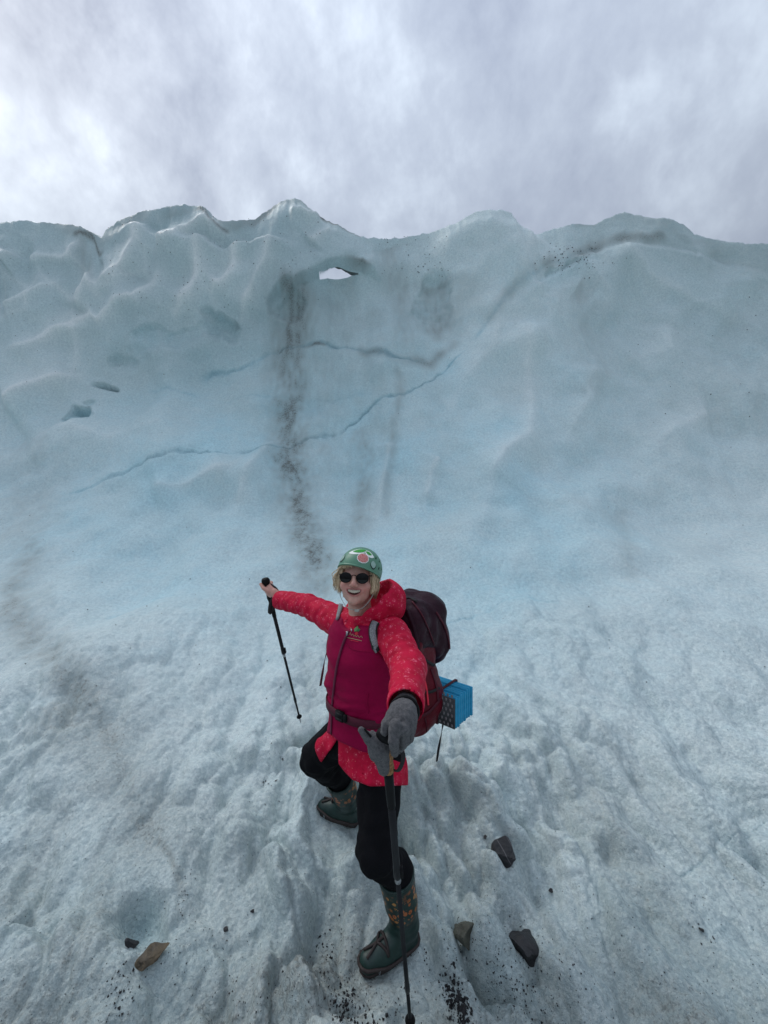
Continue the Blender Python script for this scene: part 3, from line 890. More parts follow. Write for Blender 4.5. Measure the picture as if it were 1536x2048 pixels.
def ribbon(pts, nrms, width, thick):
    """flat strap through pts; nrms gives the outward side at each point"""
    n = len(pts); V, F = [], []
    for i in range(n):
        td = np.asarray(pts[min(i + 1, n - 1)]) - np.asarray(pts[max(i - 1, 0)]); td = td / (np.linalg.norm(td) + 1e-9)
        nn = np.asarray(nrms[i], float); nn = nn - td * (nn @ td); nn /= np.linalg.norm(nn) + 1e-9
        s = np.cross(td, nn); w = (width[i] if not np.isscalar(width) else width) / 2
        p = np.asarray(pts[i], float)
        V += [p - s * w, p + s * w, p + s * w + nn * thick, p - s * w + nn * thick]
    for i in range(n - 1):
        for k in range(4):
            a, b = 4 * i + k, 4 * i + (k + 1) % 4
            F.append((a, b, b + 4, a + 4))
    F.append((3, 2, 1, 0)); F.append(tuple(4 * (n - 1) + k for k in range(4)))
    return V, F


def join(*parts):
    V, F = [], []
    for v, f in parts:
        o = len(V); V += list(v); F += [tuple(i + o for i in q) for q in f]
    return V, F


def mk(name, vf, mat, parent=None, smooth=True, fix=True, **kw):
    me = mesh_np(name, vf[0], vf[1], smooth)
    if fix:
        bm = bmesh.new(); bm.from_mesh(me); bmesh.ops.recalc_face_normals(bm, faces=bm.faces); bm.to_mesh(me); bm.free()
    return obj(name, me, mat, parent, **kw)


def boxvf(c, half, R=None):
    R = np.eye(3) if R is None else np.asarray(R)
    V = [np.asarray(c) + R @ (np.array([x, y, z]) * half) for x in (-1, 1) for y in (-1, 1) for z in (-1, 1)]
    return V, [(0, 1, 3, 2), (4, 6, 7, 5), (0, 4, 5, 1), (2, 3, 7, 6), (0, 2, 6, 4), (1, 5, 7, 3)]


def blob_patch(outline, fmap, rings=5):
    """fills a star-shaped outline (list of 2-D points) with rings and lifts it through fmap(x, y)"""
    o = np.array(outline, float); c = o.mean(0); n = len(o)
    V = [fmap(*c)]; F = []
    for r in range(1, rings + 1):
        for p in o: V.append(fmap(*(c + (p - c) * r / rings)))
    for k in range(n): F.append((0, 1 + k, 1 + (k + 1) % n))
    for r in range(rings - 1):
        for k in range(n):
            a = 1 + r * n + k; b = 1 + r * n + (k + 1) % n
            F.append((a, a + n, b + n, b))
    return V, F


# ================================================================== MATERIALS of the figure
def m_print():
    t = MT('red_floral_softshell')
    w = t.noise(22, 2)
    warp = t.n.new('ShaderNodeVectorMath'); warp.operation = 'MULTIPLY_ADD'
    nv = t.n.new('ShaderNodeTexNoise'); nv.inputs['Scale'].default_value = 40
    t.l.new(t.tc.outputs['Object'], nv.inputs['Vector'])
    t.l.new(nv.outputs['Color'], warp.inputs[0]); warp.inputs[1].default_value = (0.012, 0.012, 0.012); t.l.new(t.tc.outputs['Object'], warp.inputs[2])
    v1 = t.voro(34, vec=warp.outputs[0]); v2 = t.voro(120, vec=warp.outputs[0]); v3 = t.voro(75, vec=warp.outputs[0])
    fl = t.math('MULTIPLY', t.rng(v1, 0.22, 0.42, 1, 0), t.rng(v2, 0.22, 0.46, 1, 0.1))
    c = t.mix(t.rng(w, .35, .65), (0.42, 0.003, 0.030), (0.52, 0.005, 0.042))
    c = t.mix(t.math('MULTIPLY', fl, 0.8), c, (0.80, 0.17, 0.26))
    c = t.mix(t.math('MULTIPLY', t.rng(v3, 0.10, 0.17, 1, 0), 0.6), c, (0.75, 0.24, 0.20))
    fab = t.noise(14, 4, 0.6)
    t.set(Specular_IOR_Level=0.15)
    return t.fin(c, 0.72, t.bump(fab, 0.25, 0.012, t.bump(t.noise(900, 1), 0.1, 0.001)))


M_RED = m_print()
M_VEST = plain('magenta_softshell', (0.25, 0.002, 0.042), 0.66, 0.10, 9, 0.35, bd=0.012, spec=0.08)
M_BLACKCLOTH = plain('black_trouser_cloth', (0.005, 0.005, 0.0065), 0.85, 0.2, 12, 0.5, bd=0.02, spec=0.12)
M_HELMET = plain('sage_green_helmet_shell', (0.105, 0.245, 0.165), 0.42, 0.05, 30, 0.03)
M_HELMET_PALE = plain('pale_green_clip', (0.30, 0.44, 0.38), 0.45)
M_DARK = plain('black_plastic', (0.008, 0.008, 0.009), 0.5, spec=0.1)
M_WEB = plain('black_webbing', (0.02, 0.018, 0.02), 0.75, 0.2, 300)
M_MAROONWEB = plain('maroon_webbing', (0.075, 0.008, 0.018), 0.7, 0.2, 300)
M_PLUM = plain('plum_black_pack_nylon', (0.026, 0.006, 0.013), 0.5, 0.3, 11, 0.6, bd=0.02, spec=0.16)
M_PACKRED = plain('dark_red_pack_nylon', (0.10, 0.004, 0.012), 0.5, 0.3, 12, 0.5, bd=0.02, spec=0.16)
M_GREYMESH = plain('grey_strap_mesh', (0.22, 0.22, 0.23), 0.7, 0.5, 240, 0.5)
M_GLOVE = (lambda t: t.fin(t.mix(t.rng(t.noise(120, 5, .7), .3, .7), (0.065, 0.065, 0.07), (0.155, 0.15, 0.155)), 0.9, t.bump(t.noise(260, 4, .7), 0.9, 0.006)))(MT('grey_fleece').set(Sheen_Weight=0.1, Specular_IOR_Level=0.1))
M_CORK = (lambda t: t.fin(t.mix(t.rng(t.noise(180, 3), .4, .62), (0.17, 0.075, 0.025), (0.36, 0.19, 0.075)), 0.75, t.bump(t.noise(200, 2), 0.3, 0.002)))(MT('cork_grip'))
M_POLE = plain('black_pole_shaft', (0.010, 0.011, 0.013), 0.35, 0.1, 50, 0.02, spec=0.22)
M_STEEL = plain('steel', (0.42, 0.43, 0.45), 0.35, 0.15, 90, 0.1, metal=0.9)
M_BLUEFOAM = plain('blue_foam', (0.022, 0.30, 0.52), 0.7, 0.08, 60, 0.2)
M_LENS = plain('black_lens', (0.002, 0.002, 0.0025), 0.08, 0.0, 10, 0.0, spec=0.25)
M_TEETH = plain('teeth', (0.66, 0.60, 0.48), 0.35, 0.04, 60, 0.02)
M_RUBBER = plain('brown_black_rubber', (0.040, 0.030, 0.028), 0.6, 0.2, 60, 0.3)
M_STRAPW = plain('pale_chin_strap', (0.42, 0.42, 0.38), 0.7, 0.2, 200)
M_WHITEINK = plain('white_ink', (0.80, 0.84, 0.80), 0.6, 0.02)
M_LEAFINK = plain('green_ink', (0.03, 0.30, 0.04), 0.6, 0.25, 160)
M_BERRYINK = (lambda t: t.fin(t.mix(t.rng(t.voro(420), .35, .6), (0.42, 0.035, 0.035), (0.62, 0.30, 0.27)), 0.6))(MT('raspberry_ink'))
M_PALESILVER = plain('pale_gold_thread', (0.42, 0.26, 0.16), 0.6)
M_REDTAG = plain('red_tag', (0.75, 0.03, 0.06), 0.6)


def m_boot():
    t = MT('green_floral_boot')
    zz = t.attr('shaft')
    v = t.n.new('ShaderNodeTexVoronoi'); v.inputs['Scale'].default_value = 46
    t.l.new(t.tc.outputs['Object'], v.inputs['Vector'])
    petals = t.noise(220, 2)
    rr = t.math('ADD', v.outputs['Distance'], t.math('MULTIPLY', t.math('SUBTRACT', petals, 0.5), 0.55))
    f = t.math('MULTIPLY', t.rng(rr, 0.38, 0.44, 1, 0), zz)
    ctr = t.math('MULTIPLY', t.rng(v.outputs['Distance'], 0.10, 0.13, 1, 0), zz)
    cc = t.mix(t.rng(t.noise(14, 1), .4, .6), (0.42, 0.12, 0.035), (0.52, 0.24, 0.06))
    c = t.mix(f, t.mix(t.rng(t.noise(30, 3), .35, .65), (0.007, 0.025, 0.021), (0.012, 0.038, 0.031)), cc)
    c = t.mix(ctr, c, (0.10, 0.015, 0.012))
    return t.fin(c, 0.45, t.bump(t.noise(60, 2), 0.12, 0.003))


M_BOOT = m_boot()


def m_skin():
    t = MT('skin')
    lip, chk = t.attr('lip'), t.attr('cheek')
    c = t.mix(t.rng(t.noise(45, 4), .35, .65), (0.50, 0.275, 0.215), (0.575, 0.325, 0.26))
    c = t.mix(t.math('MULTIPLY', chk, 0.55), c, (0.55, 0.18, 0.15))
    c = t.mix(lip, c, (0.42, 0.15, 0.135))
    t.set(Subsurface_Weight=0.12, Subsurface_Scale=0.006)
    t.b.inputs['Subsurface Radius'].default_value = (1.0, 0.35, 0.2)
    return t.fin(c, 0.48, t.bump(t.noise(300, 2), 0.08, 0.001))


M_SKIN = m_skin()
M_HAIR = (lambda t: t.fin(t.mix(t.rng(t.noise(90, 4, vec=t.mapping((3, 3, 0.4))), .35, .65), (0.34, 0.245, 0.14), (0.70, 0.55, 0.36)), 0.42, t.bump(t.noise(300, 2, vec=t.mapping((3, 3, 0.3))), 0.5, 0.002)))(MT('blonde_hair'))

# ================================================================== THE HIKER: frames
YAW = math.radians(40)
FW = np.array([-math.sin(YAW), -math.cos(YAW), 0.0])     # chest direction
LF = np.array([math.cos(YAW), -math.sin(YAW), 0.0])      # towards her left
UP = np.array([0, 0, 1.0])
HIP = np.array([-0.080, 1.75, 0.864])
TR = np.stack([LF, FW, UP], 1)                            # columns: l, f, u


def T(l, f, u):
    return HIP + LF * l + FW * f + UP * u


def tl(P):
    return (P - HIP.astype(np.float32)) @ TR.astype(np.float32)


def torso_f(P, off=0.0, u0=-0.24, u1=0.60):
    q = tl(P)
    l, f, u = q[:, 0], q[:, 1], q[:, 2]
    us = [-0.26, -0.10, 0.0, 0.12, 0.26, 0.38, 0.46, 0.52, 0.56, 0.60]
    a = np.interp(u, us, [0.185, 0.168, 0.156, 0.148, 0.156, 0.168, 0.172, 0.155, 0.108, 0.075])
    b = np.interp(u, us, [0.150, 0.132, 0.120, 0.112, 0.120, 0.125, 0.115, 0.100, 0.085, 0.07])
    fs = f - np.interp(u, us, [0.01, 0.015, 0.018, 0.025, 0.022, 0.012, 0.0, -0.008, -0.008, 0])
    k = (np.abs(l / a) ** 2.25 + np.abs(fs / b) ** 2.25) ** (1 / 2.25)
    d = (k - 1) * np.minimum(a, b) * 0.95 - off
    return smax(smax(d, u - u1, 0.02), u0 - u, 0.02)


R_SH, R_EL, R_WR = T(-0.160, 0.0, 0.478), PX(617, 1211, 2.06), PX(561, 1200, 2.26)
L_SH, L_EL, L_WR = T(0.155, 0.005, 0.488), PX(817, 1336, 1.42), PX(811, 1414, 1.14)
R_HIP, R_KN, R_AN = T(-0.09, 0, 0), np.array([-0.325, 1.87, 0.685]), np.array([-0.205, 2.13, 0.26])
L_HIP, L_KN, L_AN = T(0.09, 0, 0), np.array([-0.03, 1.54, 0.515]), np.array([0.085, 1.635, 0.125])

R_BT, L_BT = np.array([-0.238, 2.050, 0.465]), np.array([0.048, 1.600, 0.392])   # where the trousers meet the boots
# head frame: x to her left, -y the way she looks, z up; origin between the eyes, inside the head
hy, hp, hr = math.radians(6), math.radians(8), math.radians(2)
HR = np.array(Matrix.Rotation(-hy, 3, 'Z') @ Matrix.Rotation(-hp, 3, 'X') @ Matrix.Rotation(hr, 3, 'Y'))
HO = PX(716, 1153, 1.72)


def Hd(x, y, z):
    return HO + HR @ np.array([x, y, z])


def hl(P):
    return (P - HO.astype(np.float32)) @ HR.astype(np.float32)


def head_f(P):
    q = hl(P)
    d = ell(q, (0, 0.020, 0.022), (0.073, 0.090, 0.090))
    d = smin(d, ell(q, (0, -0.026, -0.045), (0.0645, 0.060, 0.076)), 0.03)
    ax = np.stack([np.abs(q[:, 0]), q[:, 1], q[:, 2]], 1)
    d = smin(d, ell(ax, (0.041, -0.058, -0.038), (0.025, 0.024, 0.022)), 0.018)
    d = smin(d, ell(q, (0, -0.070, -0.100), (0.022, 0.018, 0.018)), 0.02)
    d = smin(d, cap(q, (0, -0.084, 0.004), (0, -0.104, -0.030), 0.008, 0.0115), 0.012)
    d = smin(d, ell(ax, (0.0115, -0.096, -0.034), (0.0075, 0.009, 0.007)), 0.006)
    d = smax(d, -ell(ax, (0.034, -0.094, 0.0), (0.020, 0.016, 0.013)), 0.014)
    d = smin(d, ell(ax, (0.0725, 0.012, -0.022), (0.010, 0.020, 0.030)), 0.006)
    # lips around an open smile
    zc_ = -0.0665 + 9.0 * q[:, 0] ** 2
    m = np.stack([q[:, 0], q[:, 1] - 7.0 * q[:, 0] ** 2, q[:, 2] - (zc_ + 0.0665)], 1)
    lip = np.hypot(np.hypot(m[:, 0] / 0.031, (m[:, 2] + 0.0645) / 0.0125) * 0.0125 - 0.0125, m[:, 1] + 0.086) - 0.0052
    d = smin(d, lip, 0.006)
    d = smax(d, -ell(m, (0, -0.086, -0.0645), (0.0295, 0.020, 0.0112)), 0.003)
    # neck
    nk = tube(q, [(0, 0.022, -0.06), (0.012, 0.045, -0.16), (0.012, 0.06, -0.24)], [0.052, 0.052, 0.06])
    return smin(d, nk, 0.02)


Vh, Fh = sdf_mesh(head_f, HO - [0.13, 0.16, 0.30], HO + [0.13, 0.16, 0.14], 0.0028)
Vh = relax(Vh, Fh, 1)


def limbs_f(P):
    d = torso_f(P, -0.03, -0.05, 0.55)
    d = smin(d, tube(P, [R_SH, R_EL, R_WR], [0.05, 0.04, 0.030], 0.01), 0.03)
    d = smin(d, tube(P, [L_SH, L_EL, L_WR], [0.05, 0.042, 0.030], 0.01), 0.03)
    d = smin(d, tube(P, [R_HIP, R_KN, R_BT, R_AN], [0.085, 0.058, 0.045, 0.034], 0.01), 0.03)
    d = smin(d, tube(P, [L_HIP, L_KN, L_BT, L_AN], [0.085, 0.058, 0.045, 0.034], 0.01), 0.03)
    return smin(d, cap(P, T(0, -0.02, 0.5), Hd(0.012, 0.05, -0.2), 0.055), 0.03)


Vb, Fb = sdf_mesh(limbs_f, (-0.75, 1.0, 0.02), (0.28, 2.42, 1.55), 0.014)

# ---- far trekking pole: grip, and the bare hand round it
FP_TOP = PX(531, 1160, 2.30); FP_TIP = np.array([-0.585, 2.70, ground_z(2.70) + 0.012])
fpd = FP_TIP - FP_TOP; FP_LEN = np.linalg.norm(fpd); fpd /= FP_LEN
HG = FP_TOP + fpd * 0.065                                 # grip centre of the bare hand
tow = R_WR - HG; tow -= fpd * (tow @ fpd); tow /= np.linalg.norm(tow)   # from grip to wrist
sid = np.cross(fpd, tow)                                   # roughly the other way round the grip


def hand_f(P):
    ra = 0.026
    pal = HG + tow * 0.034
    d = ell(P, pal + sid * 0.004, (0.034, 0.042, 0.024), np.stack([tow, fpd, sid], 1))
    d = smin(d, tube(P, [pal, HG + tow * 0.075, R_WR], [0.026, 0.027, 0.030]), 0.02)
    for i, (o, rr, reach) in enumerate(((-0.036, 0.0098, 0.92), (-0.013, 0.0102, 1.0), (0.010, 0.0098, 0.96), (0.031, 0.0086, 0.85))):
        pts = []
        for k, an in enumerate((20, 75, 135, 185)):
            a_ = math.radians(20 + (an - 20) * reach)
            pts.append(HG + fpd * (o + 0.006 * k * (1 if o > 0 else .2)) + tow * math.cos(a_) * (ra + .004) - sid * math.sin(a_) * (ra + .004))
        d = smin(d, tube(P, pts, [rr * 1.1, rr, rr * 0.95, rr * 0.8]), 0.004)
    th = [HG + tow * 0.05 + sid * 0.022 - fpd * 0.012, HG + tow * 0.015 + sid * 0.032 - fpd * 0.030, HG - tow * 0.018 + sid * 0.026 - fpd * 0.045]
    d = smin(d, tube(P, th, [0.015, 0.0115, 0.009]), 0.006)
    return d


Vd, Fd = sdf_mesh(hand_f, HG - 0.13, HG + 0.13, 0.0024)
Vd = relax(Vd, Fd, 1)
V = np.concatenate([Vh, Vb, Vd]); F = np.concatenate([Fh, Fb + len(Vh), Fd + len(Vh) + len(Vb)])
me = mesh_np('person', V, F)
q = hl(Vh); zc_ = 9.0 * q[:, 0] ** 2
lipd = np.hypot(q[:, 0] / 0.034, (q[:, 2] - zc_ + 0.0645) / 0.0165)
lipv = np.zeros(len(V)); lipv[:len(Vh)] = (1 - sstep(0.95, 1.12, lipd)) * (q[:, 1] < -0.05)
chv = np.zeros(len(V)); ax = np.abs(q[:, 0])
chv[:len(Vh)] = np.exp(-(np.linalg.norm(np.stack([ax - 0.040, q[:, 1] + 0.075, q[:, 2] + 0.04], 1), axis=1) / 0.026) ** 2) + 0.8 * np.exp(-(np.linalg.norm(q - np.array([0, -0.112, -0.032]), axis=1) / 0.016) ** 2)
chv[len(Vh) + len(Vb):] = 0.45
fattr(me, 'lip', lipv); fattr(me, 'cheek', chv)
person = obj('person', me, M_SKIN, label='smiling hiker in red floral jacket and magenta vest, arms spread, holding two trekking poles', cat='person')

# teeth: a curved upper row, each tooth a small rounded box in one strip
tv = []
for k in range(8):
    x = (k - 3.5) * 0.0066
    y = -0.0835 + 8.0 * x * x; z = -0.0605 + 9.0 * x * x
    hh = 0.0066 if k in (3, 4) else 0.0058
    tv.append(boxvf(Hd(x, y, z), np.array([0.0031, 0.0025, hh]), HR @ np.array(Matrix.Rotation(16 * x, 3, 'Z'))))
mk('teeth', join(*tv), M_TEETH, person)
mk('mouth_cavity', boxvf(Hd(0, -0.066, -0.064), np.array([0.026, 0.003, 0.013]), HR), plain('dark_mouth', (0.05, 0.012, 0.012), 0.6), person)

# ---- hair: tapering locks in a chin-length bob
rnd = random.Random(5)
parts = []
for sgn in (-1, 1):
    for k in range(210):
        u = rnd.random()
        y0 = -0.055 + 0.12 * u
        x0 = sgn * (0.066 + 0.010 * math.sin(u * 3.1)); z0 = 0.05 - 0.02 * u
        flare = rnd.uniform(0.0, 0.030) * (1.1 if sgn < 0 else 0.6)
        ln = rnd.uniform(0.070, 0.120) * (1.0 if u > .15 else 0.75)
        b = rnd.uniform(-0.012, 0.018)
        pts = [Hd(x0, y0, z0), Hd(x0 + sgn * flare * 0.5, y0 + b * 0.3, z0 - ln * 0.35), Hd(x0 + sgn * flare + rnd.uniform(-.006, .006), y0 + b + rnd.uniform(-.008, .008), z0 - ln * 0.7), Hd(x0 + sgn * flare * rnd.uniform(.2, 1.1), y0 + b * 2.2 - 0.006, z0 - ln * rnd.uniform(.85, 1.08))]
        parts.append(sweep(smooth_pts(pts, 4), [0.0022] * 5 + [0.0020] * 3 + [0.0018, 0.0015, 0.0012, 0.0009, 0.0004], 4))
for k in range(44):                                       # fringe
    x = rnd.choice((-1, -1, 1)) * rnd.uniform(0.012, 0.066)
    y = -0.085 + 7.5 * x * x
    l_ = rnd.uniform(0.006, 0.016) + 0.22 * abs(x)
    sw = rnd.uniform(-0.012, 0.012)
    pts = [Hd(x, y + 0.004, 0.062), Hd(x + sw * .5, y - 0.004, 0.055 - l_ * .5), Hd(x + sw, y - 0.003, 0.055 - l_)]
    parts.append(sweep(smooth_pts(pts, 3), [0.0024, 0.0024, 0.0022, 0.002, 0.0016, 0.001, 0.0005], 5))
for k in range(26):                                       # nape
    x = rnd.uniform(-0.07, 0.07); y = 0.085 - 4 * x * x
    pts = [Hd(x, y, 0.03), Hd(x * 1.1, y + 0.012, -0.04), Hd(x * 1.15, y + 0.006, -0.10)]
    parts.append(sweep(smooth_pts(pts, 3), [0.009, 0.009, 0.009, 0.008, 0.007, 0.005, 0.002], 5))
for sgn in (-1, 1):                                       # the mass of hair under the loose strands
    for k in range(9):
        u = k / 8
        y0 = -0.045 + 0.115 * u
        x0 = sgn * (0.064 + 0.010 * math.sin(u * 3.1))
        parts.append(sweep(smooth_pts([Hd(x0, y0, 0.045), Hd(x0 + sgn * 0.008, y0, -0.005), Hd(x0 + sgn * 0.012, y0 + 0.002, -0.045), Hd(x0 + sgn * 0.004, y0 - 0.002, -0.072)], 4), [0.010] * 6 + [0.0095] * 4 + [0.008, 0.005, 0.0015], 8))
mk('hair', join(*parts), M_HAIR, person, fix=False)

# ---- helmet
HCn = np.array([0, 0.016, 0.030]); HRAD = np.array([0.099, 0.120, 0.103])


HHR = HR @ np.array(Matrix.Rotation(math.radians(9), 3, 'Y')) @ np.array(Matrix.Rotation(math.radians(-5), 3, 'Z'))


def hh(P):
    return (P - HO.astype(np.float32)) @ HHR.astype(np.float32)


def helmet_f(P):
    q = hh(P)
    o = ell(q, HCn, HRAD)
    i = ell(q, HCn, HRAD - 0.011)
    brim = 0.046 - 0.33 * (q[:, 1] + 0.10) + 2.0 * np.maximum(np.abs(q[:, 0]) - 0.05, 0) * 0.0 + 0.012 * np.cos(np.clip(q[:, 1] * 22, -3, 3)) * 0
    o = smin(o, np.hypot(ell(q, HCn, HRAD + 0.001), q[:, 2] - brim) - 0.0035, 0.004)
    d = np.maximum(o, -i)
    d = smax(d, brim - q[:, 2], 0.003)
    ax = np.stack([np.abs(q[:, 0]), q[:, 1], q[:, 2]], 1)
    for az_, el0, r_, a_ in ((62, 40, (0.03, 0.0095, 0.0045), 0.7), (80, 33, (0.03, 0.0085, 0.0050), 0.2), (68, 14, (0.03, 0.0085, 0.0045), 0.6), (88, 12, (0.03, .009, .0045), .4), (60, -4, (0.03, 0.0038, 0.0042), 0.0), (110, 30, (.03, .012, .005), .2)):
        az_, el0 = math.radians(az_), math.radians(el0)
        vv = np.array([math.sin(az_) * math.cos(el0), -math.cos(az_) * math.cos(el0), math.sin(el0)])
        c_ = HCn + vv / math.sqrt(((vv / HRAD) ** 2).sum())
        yv = np.cross(vv, [0, 0, 1.0]); yv /= np.linalg.norm(yv); zv = np.cross(yv, vv) * -1
        Ra = np.stack([vv, yv, zv], 1) @ np.array(Matrix.Rotation(a_, 3, 'X'))
        d = np.maximum(d, -ell(ax, c_, r_, Ra))
    return d


helmet = sdf_obj('helmet', helmet_f, HO - 0.17, HO + 0.19, 0.0026, M_HELMET, person, it=1, label='sage green climbing helmet with a raspberry sticker')
sdf_obj('liner', lambda P: np.maximum(ell(hh(P), HCn, HRAD - 0.013), 0.054 - 0.33 * (hh(P)[:, 1] + 0.10) - hh(P)[:, 2]), HO - 0.17, HO + 0.19, 0.006, M_DARK, helmet)


def on_helmet(az, el_, off=0.0012):
    """az from the front, positive to her left; el from the horizon"""
    v = np.array([math.sin(az) * math.cos(el_), -math.cos(az) * math.cos(el_), math.sin(el_)])
    r = 1.0 / math.sqrt(((v / HRAD) ** 2).sum())
    return HO + HHR @ (HCn + v * (r + off))


D2 = math.radians


def decal(name, outline, mat, off):
    mk(name, blob_patch(outline, lambda x, y: on_helmet(D2(x), D2(y), off), 6), mat, helmet)


def circ(cx, cy, rx, ry_, n=24, lob=0, amp=0.0):
    return [(cx + rx * (1 + amp * math.cos(lob * a)) * math.cos(a), cy + ry_ * (1 + amp * math.cos(lob * a)) * math.sin(a)) for a in (2 * math.pi * k / n for k in range(n))]


def leaf(x0, y0, x1, y1, w, n=14):
    P_ = []
    dx, dy = x1 - x0, y1 - y0
    for k in range(n):
        t_ = k / n; P_.append((x0 + dx * t_ - dy * w * math.sin(math.pi * t_) ** .8, y0 + dy * t_ + dx * w * math.sin(math.pi * t_) ** .8))
    for k in range(n):
        t_ = 1 - k / n; P_.append((x0 + dx * t_ + dy * w * math.sin(math.pi * t_) ** .8, y0 + dy * t_ - dx * w * math.sin(math.pi * t_) ** .8))
    return P_


decal('sticker_outline', circ(15, 30, 15.2, 13.0, 36, 12, 0.03), M_WHITEINK, 0.0014)
decal('raspberry_print', circ(15, 30, 13.6, 11.4, 36, 12, 0.04), M_BERRYINK, 0.0024)
decal('sticker_outline', leaf(-33, 36, 26, 58, 0.17), M_WHITEINK, 0.0010)
decal('leaf_print', leaf(-22, 42, 23, 57, 0.155), M_LEAFINK, 0.0020)
decal('sticker_outline', leaf(16, 53, 50, 40, 0.30), M_WHITEINK, 0.0012)
decal('leaf_print', leaf(20, 51, 42, 45, 0.26), M_LEAFINK, 0.0022)
for sg in (-1, 1):
    decal('clip_gasket', circ(sg * 44, 19, 9.0, 9.6, 24, 4, .06), M_DARK, 0.0012)
    decal('headlamp_clip', circ(sg * 43.4, 20, 7.6, 8.2, 24, 4, .06), M_HELMET_PALE, 0.0030)
# chin straps
for sg in (-1, 1):
    pp = smooth_pts([Hd(sg * 0.083, 0.005, 0.012), Hd(sg * 0.080, -0.012, -0.05), Hd(sg * 0.064, -0.028, -0.095), Hd(sg * 0.034, -0.036, -0.132), Hd(0.0, -0.040, -0.142)], 5)
    nn = [np.array(p) - Hd(0, -0.01, -0.05) for p in pp]
    mk('chin_strap', ribbon(pp, nn, 0.013, 0.002), M_STRAPW, helmet)
mk('strap_buckle', boxvf(Hd(0.012, -0.045, -0.143), np.array([0.010, 0.003, 0.006]), HR), M_STRAPW, helmet)

# ---- sunglasses
gl = obj('sunglasses', None, None, person, label='round black sunglasses')
for sg in (-1, 1):
    cx = sg * 0.0360
    tilt = np.array(Matrix.Rotation(sg * 0.10, 3, 'Z'))
    ring = [Hd(*(np.array([cx, -0.098, -0.002]) + tilt @ np.array([0.0255 * math.cos(a), 0, 0.0222 * math.sin(a) * (0.86 if math.sin(a) > 0 else 1.0)]))) for a in np.linspace(0, 2 * math.pi, 33)]
    mk('frame', sweep(ring, 0.0021, 8), M_DARK, gl)
    lens = blob_patch([(0.0248 * math.cos(a), 0.0215 * math.sin(a) * (0.86 if math.sin(a) > 0 else 1.0)) for a in np.linspace(0, 2 * math.pi, 28, endpoint=False)],
                      lambda x, y: Hd(*(np.array([cx, -0.098, -0.002]) + tilt @ np.array([x, -0.0035 * (1 - (x * x + y * y) / 0.00065), y]))), 4)
    mk('lens', lens, M_LENS, gl)
    mk('temple', sweep(smooth_pts([Hd(sg * 0.062, -0.094, 0.008), Hd(sg * 0.072, -0.06, 0.008), Hd(sg * 0.078, 0.0, 0.0), Hd(sg * 0.076, 0.03, -0.02)], 4), 0.0024, 6), M_DARK, gl)
mk('bridge', sweep(smooth_pts([Hd(-0.0115, -0.101, 0.004), Hd(0, -0.1035, 0.0085), Hd(0.0115, -0.101, 0.004)], 4), 0.0020, 8), M_DARK, gl)

# ================================================================== CLOTHING
def folds(P, a, b, amp, n, seed):
    """ripples round a sleeve or trouser leg: uneven rings along a->b"""
    a = np.asarray(a, np.float32); b = np.asarray(b, np.float32); ba = b - a; L_ = np.linalg.norm(ba); ba = ba / L_
    t_ = (P - a) @ ba / L_
    nz = perlin(P * 9 + seed); nz2 = perlin(P * 22 + seed * 2)
    return amp * (np.sin(2 * math.pi * (n * t_ + 0.55 * nz)) * (0.55 + 0.6 * nz2) + 0.7 * nz2 + 1.6 * (0.3 - np.abs(perlin(P * np.float32(13) + seed * 3)))) * np.clip(np.minimum(t_ + 0.3, 1.3 - t_) * 2, 0, 1)


def sleeve_r(P):
    d = tube(P, [R_SH, R_EL, R_WR], [0.076, 0.059, 0.055], 0.02)
    return d + folds(P, R_SH, R_WR, 0.0055, 7.0, 3)


def sleeve_l(P):
    d = tube(P, [L_SH, L_EL, L_WR], [0.077, 0.064, 0.057], 0.03)
    return d + folds(P, L_SH, L_EL, 0.006, 3.6, 5) * 0.8 + folds(P, L_EL, L_WR, 0.006, 3.2, 9) * .6


def plane(P, p, n):
    n = np.asarray(n, np.float32); n = n / np.linalg.norm(n)
    return (P - np.asarray(p, np.float32)) @ n


def shell(d, th):
    return np.maximum(d, -(d + th))


def pxy(P):
    y_ = np.maximum(P[:, 1], 0.2)
    return 768 + P[:, 0] / y_ * 768, 1024 + (HC - P[:, 2]) / y_ * 768


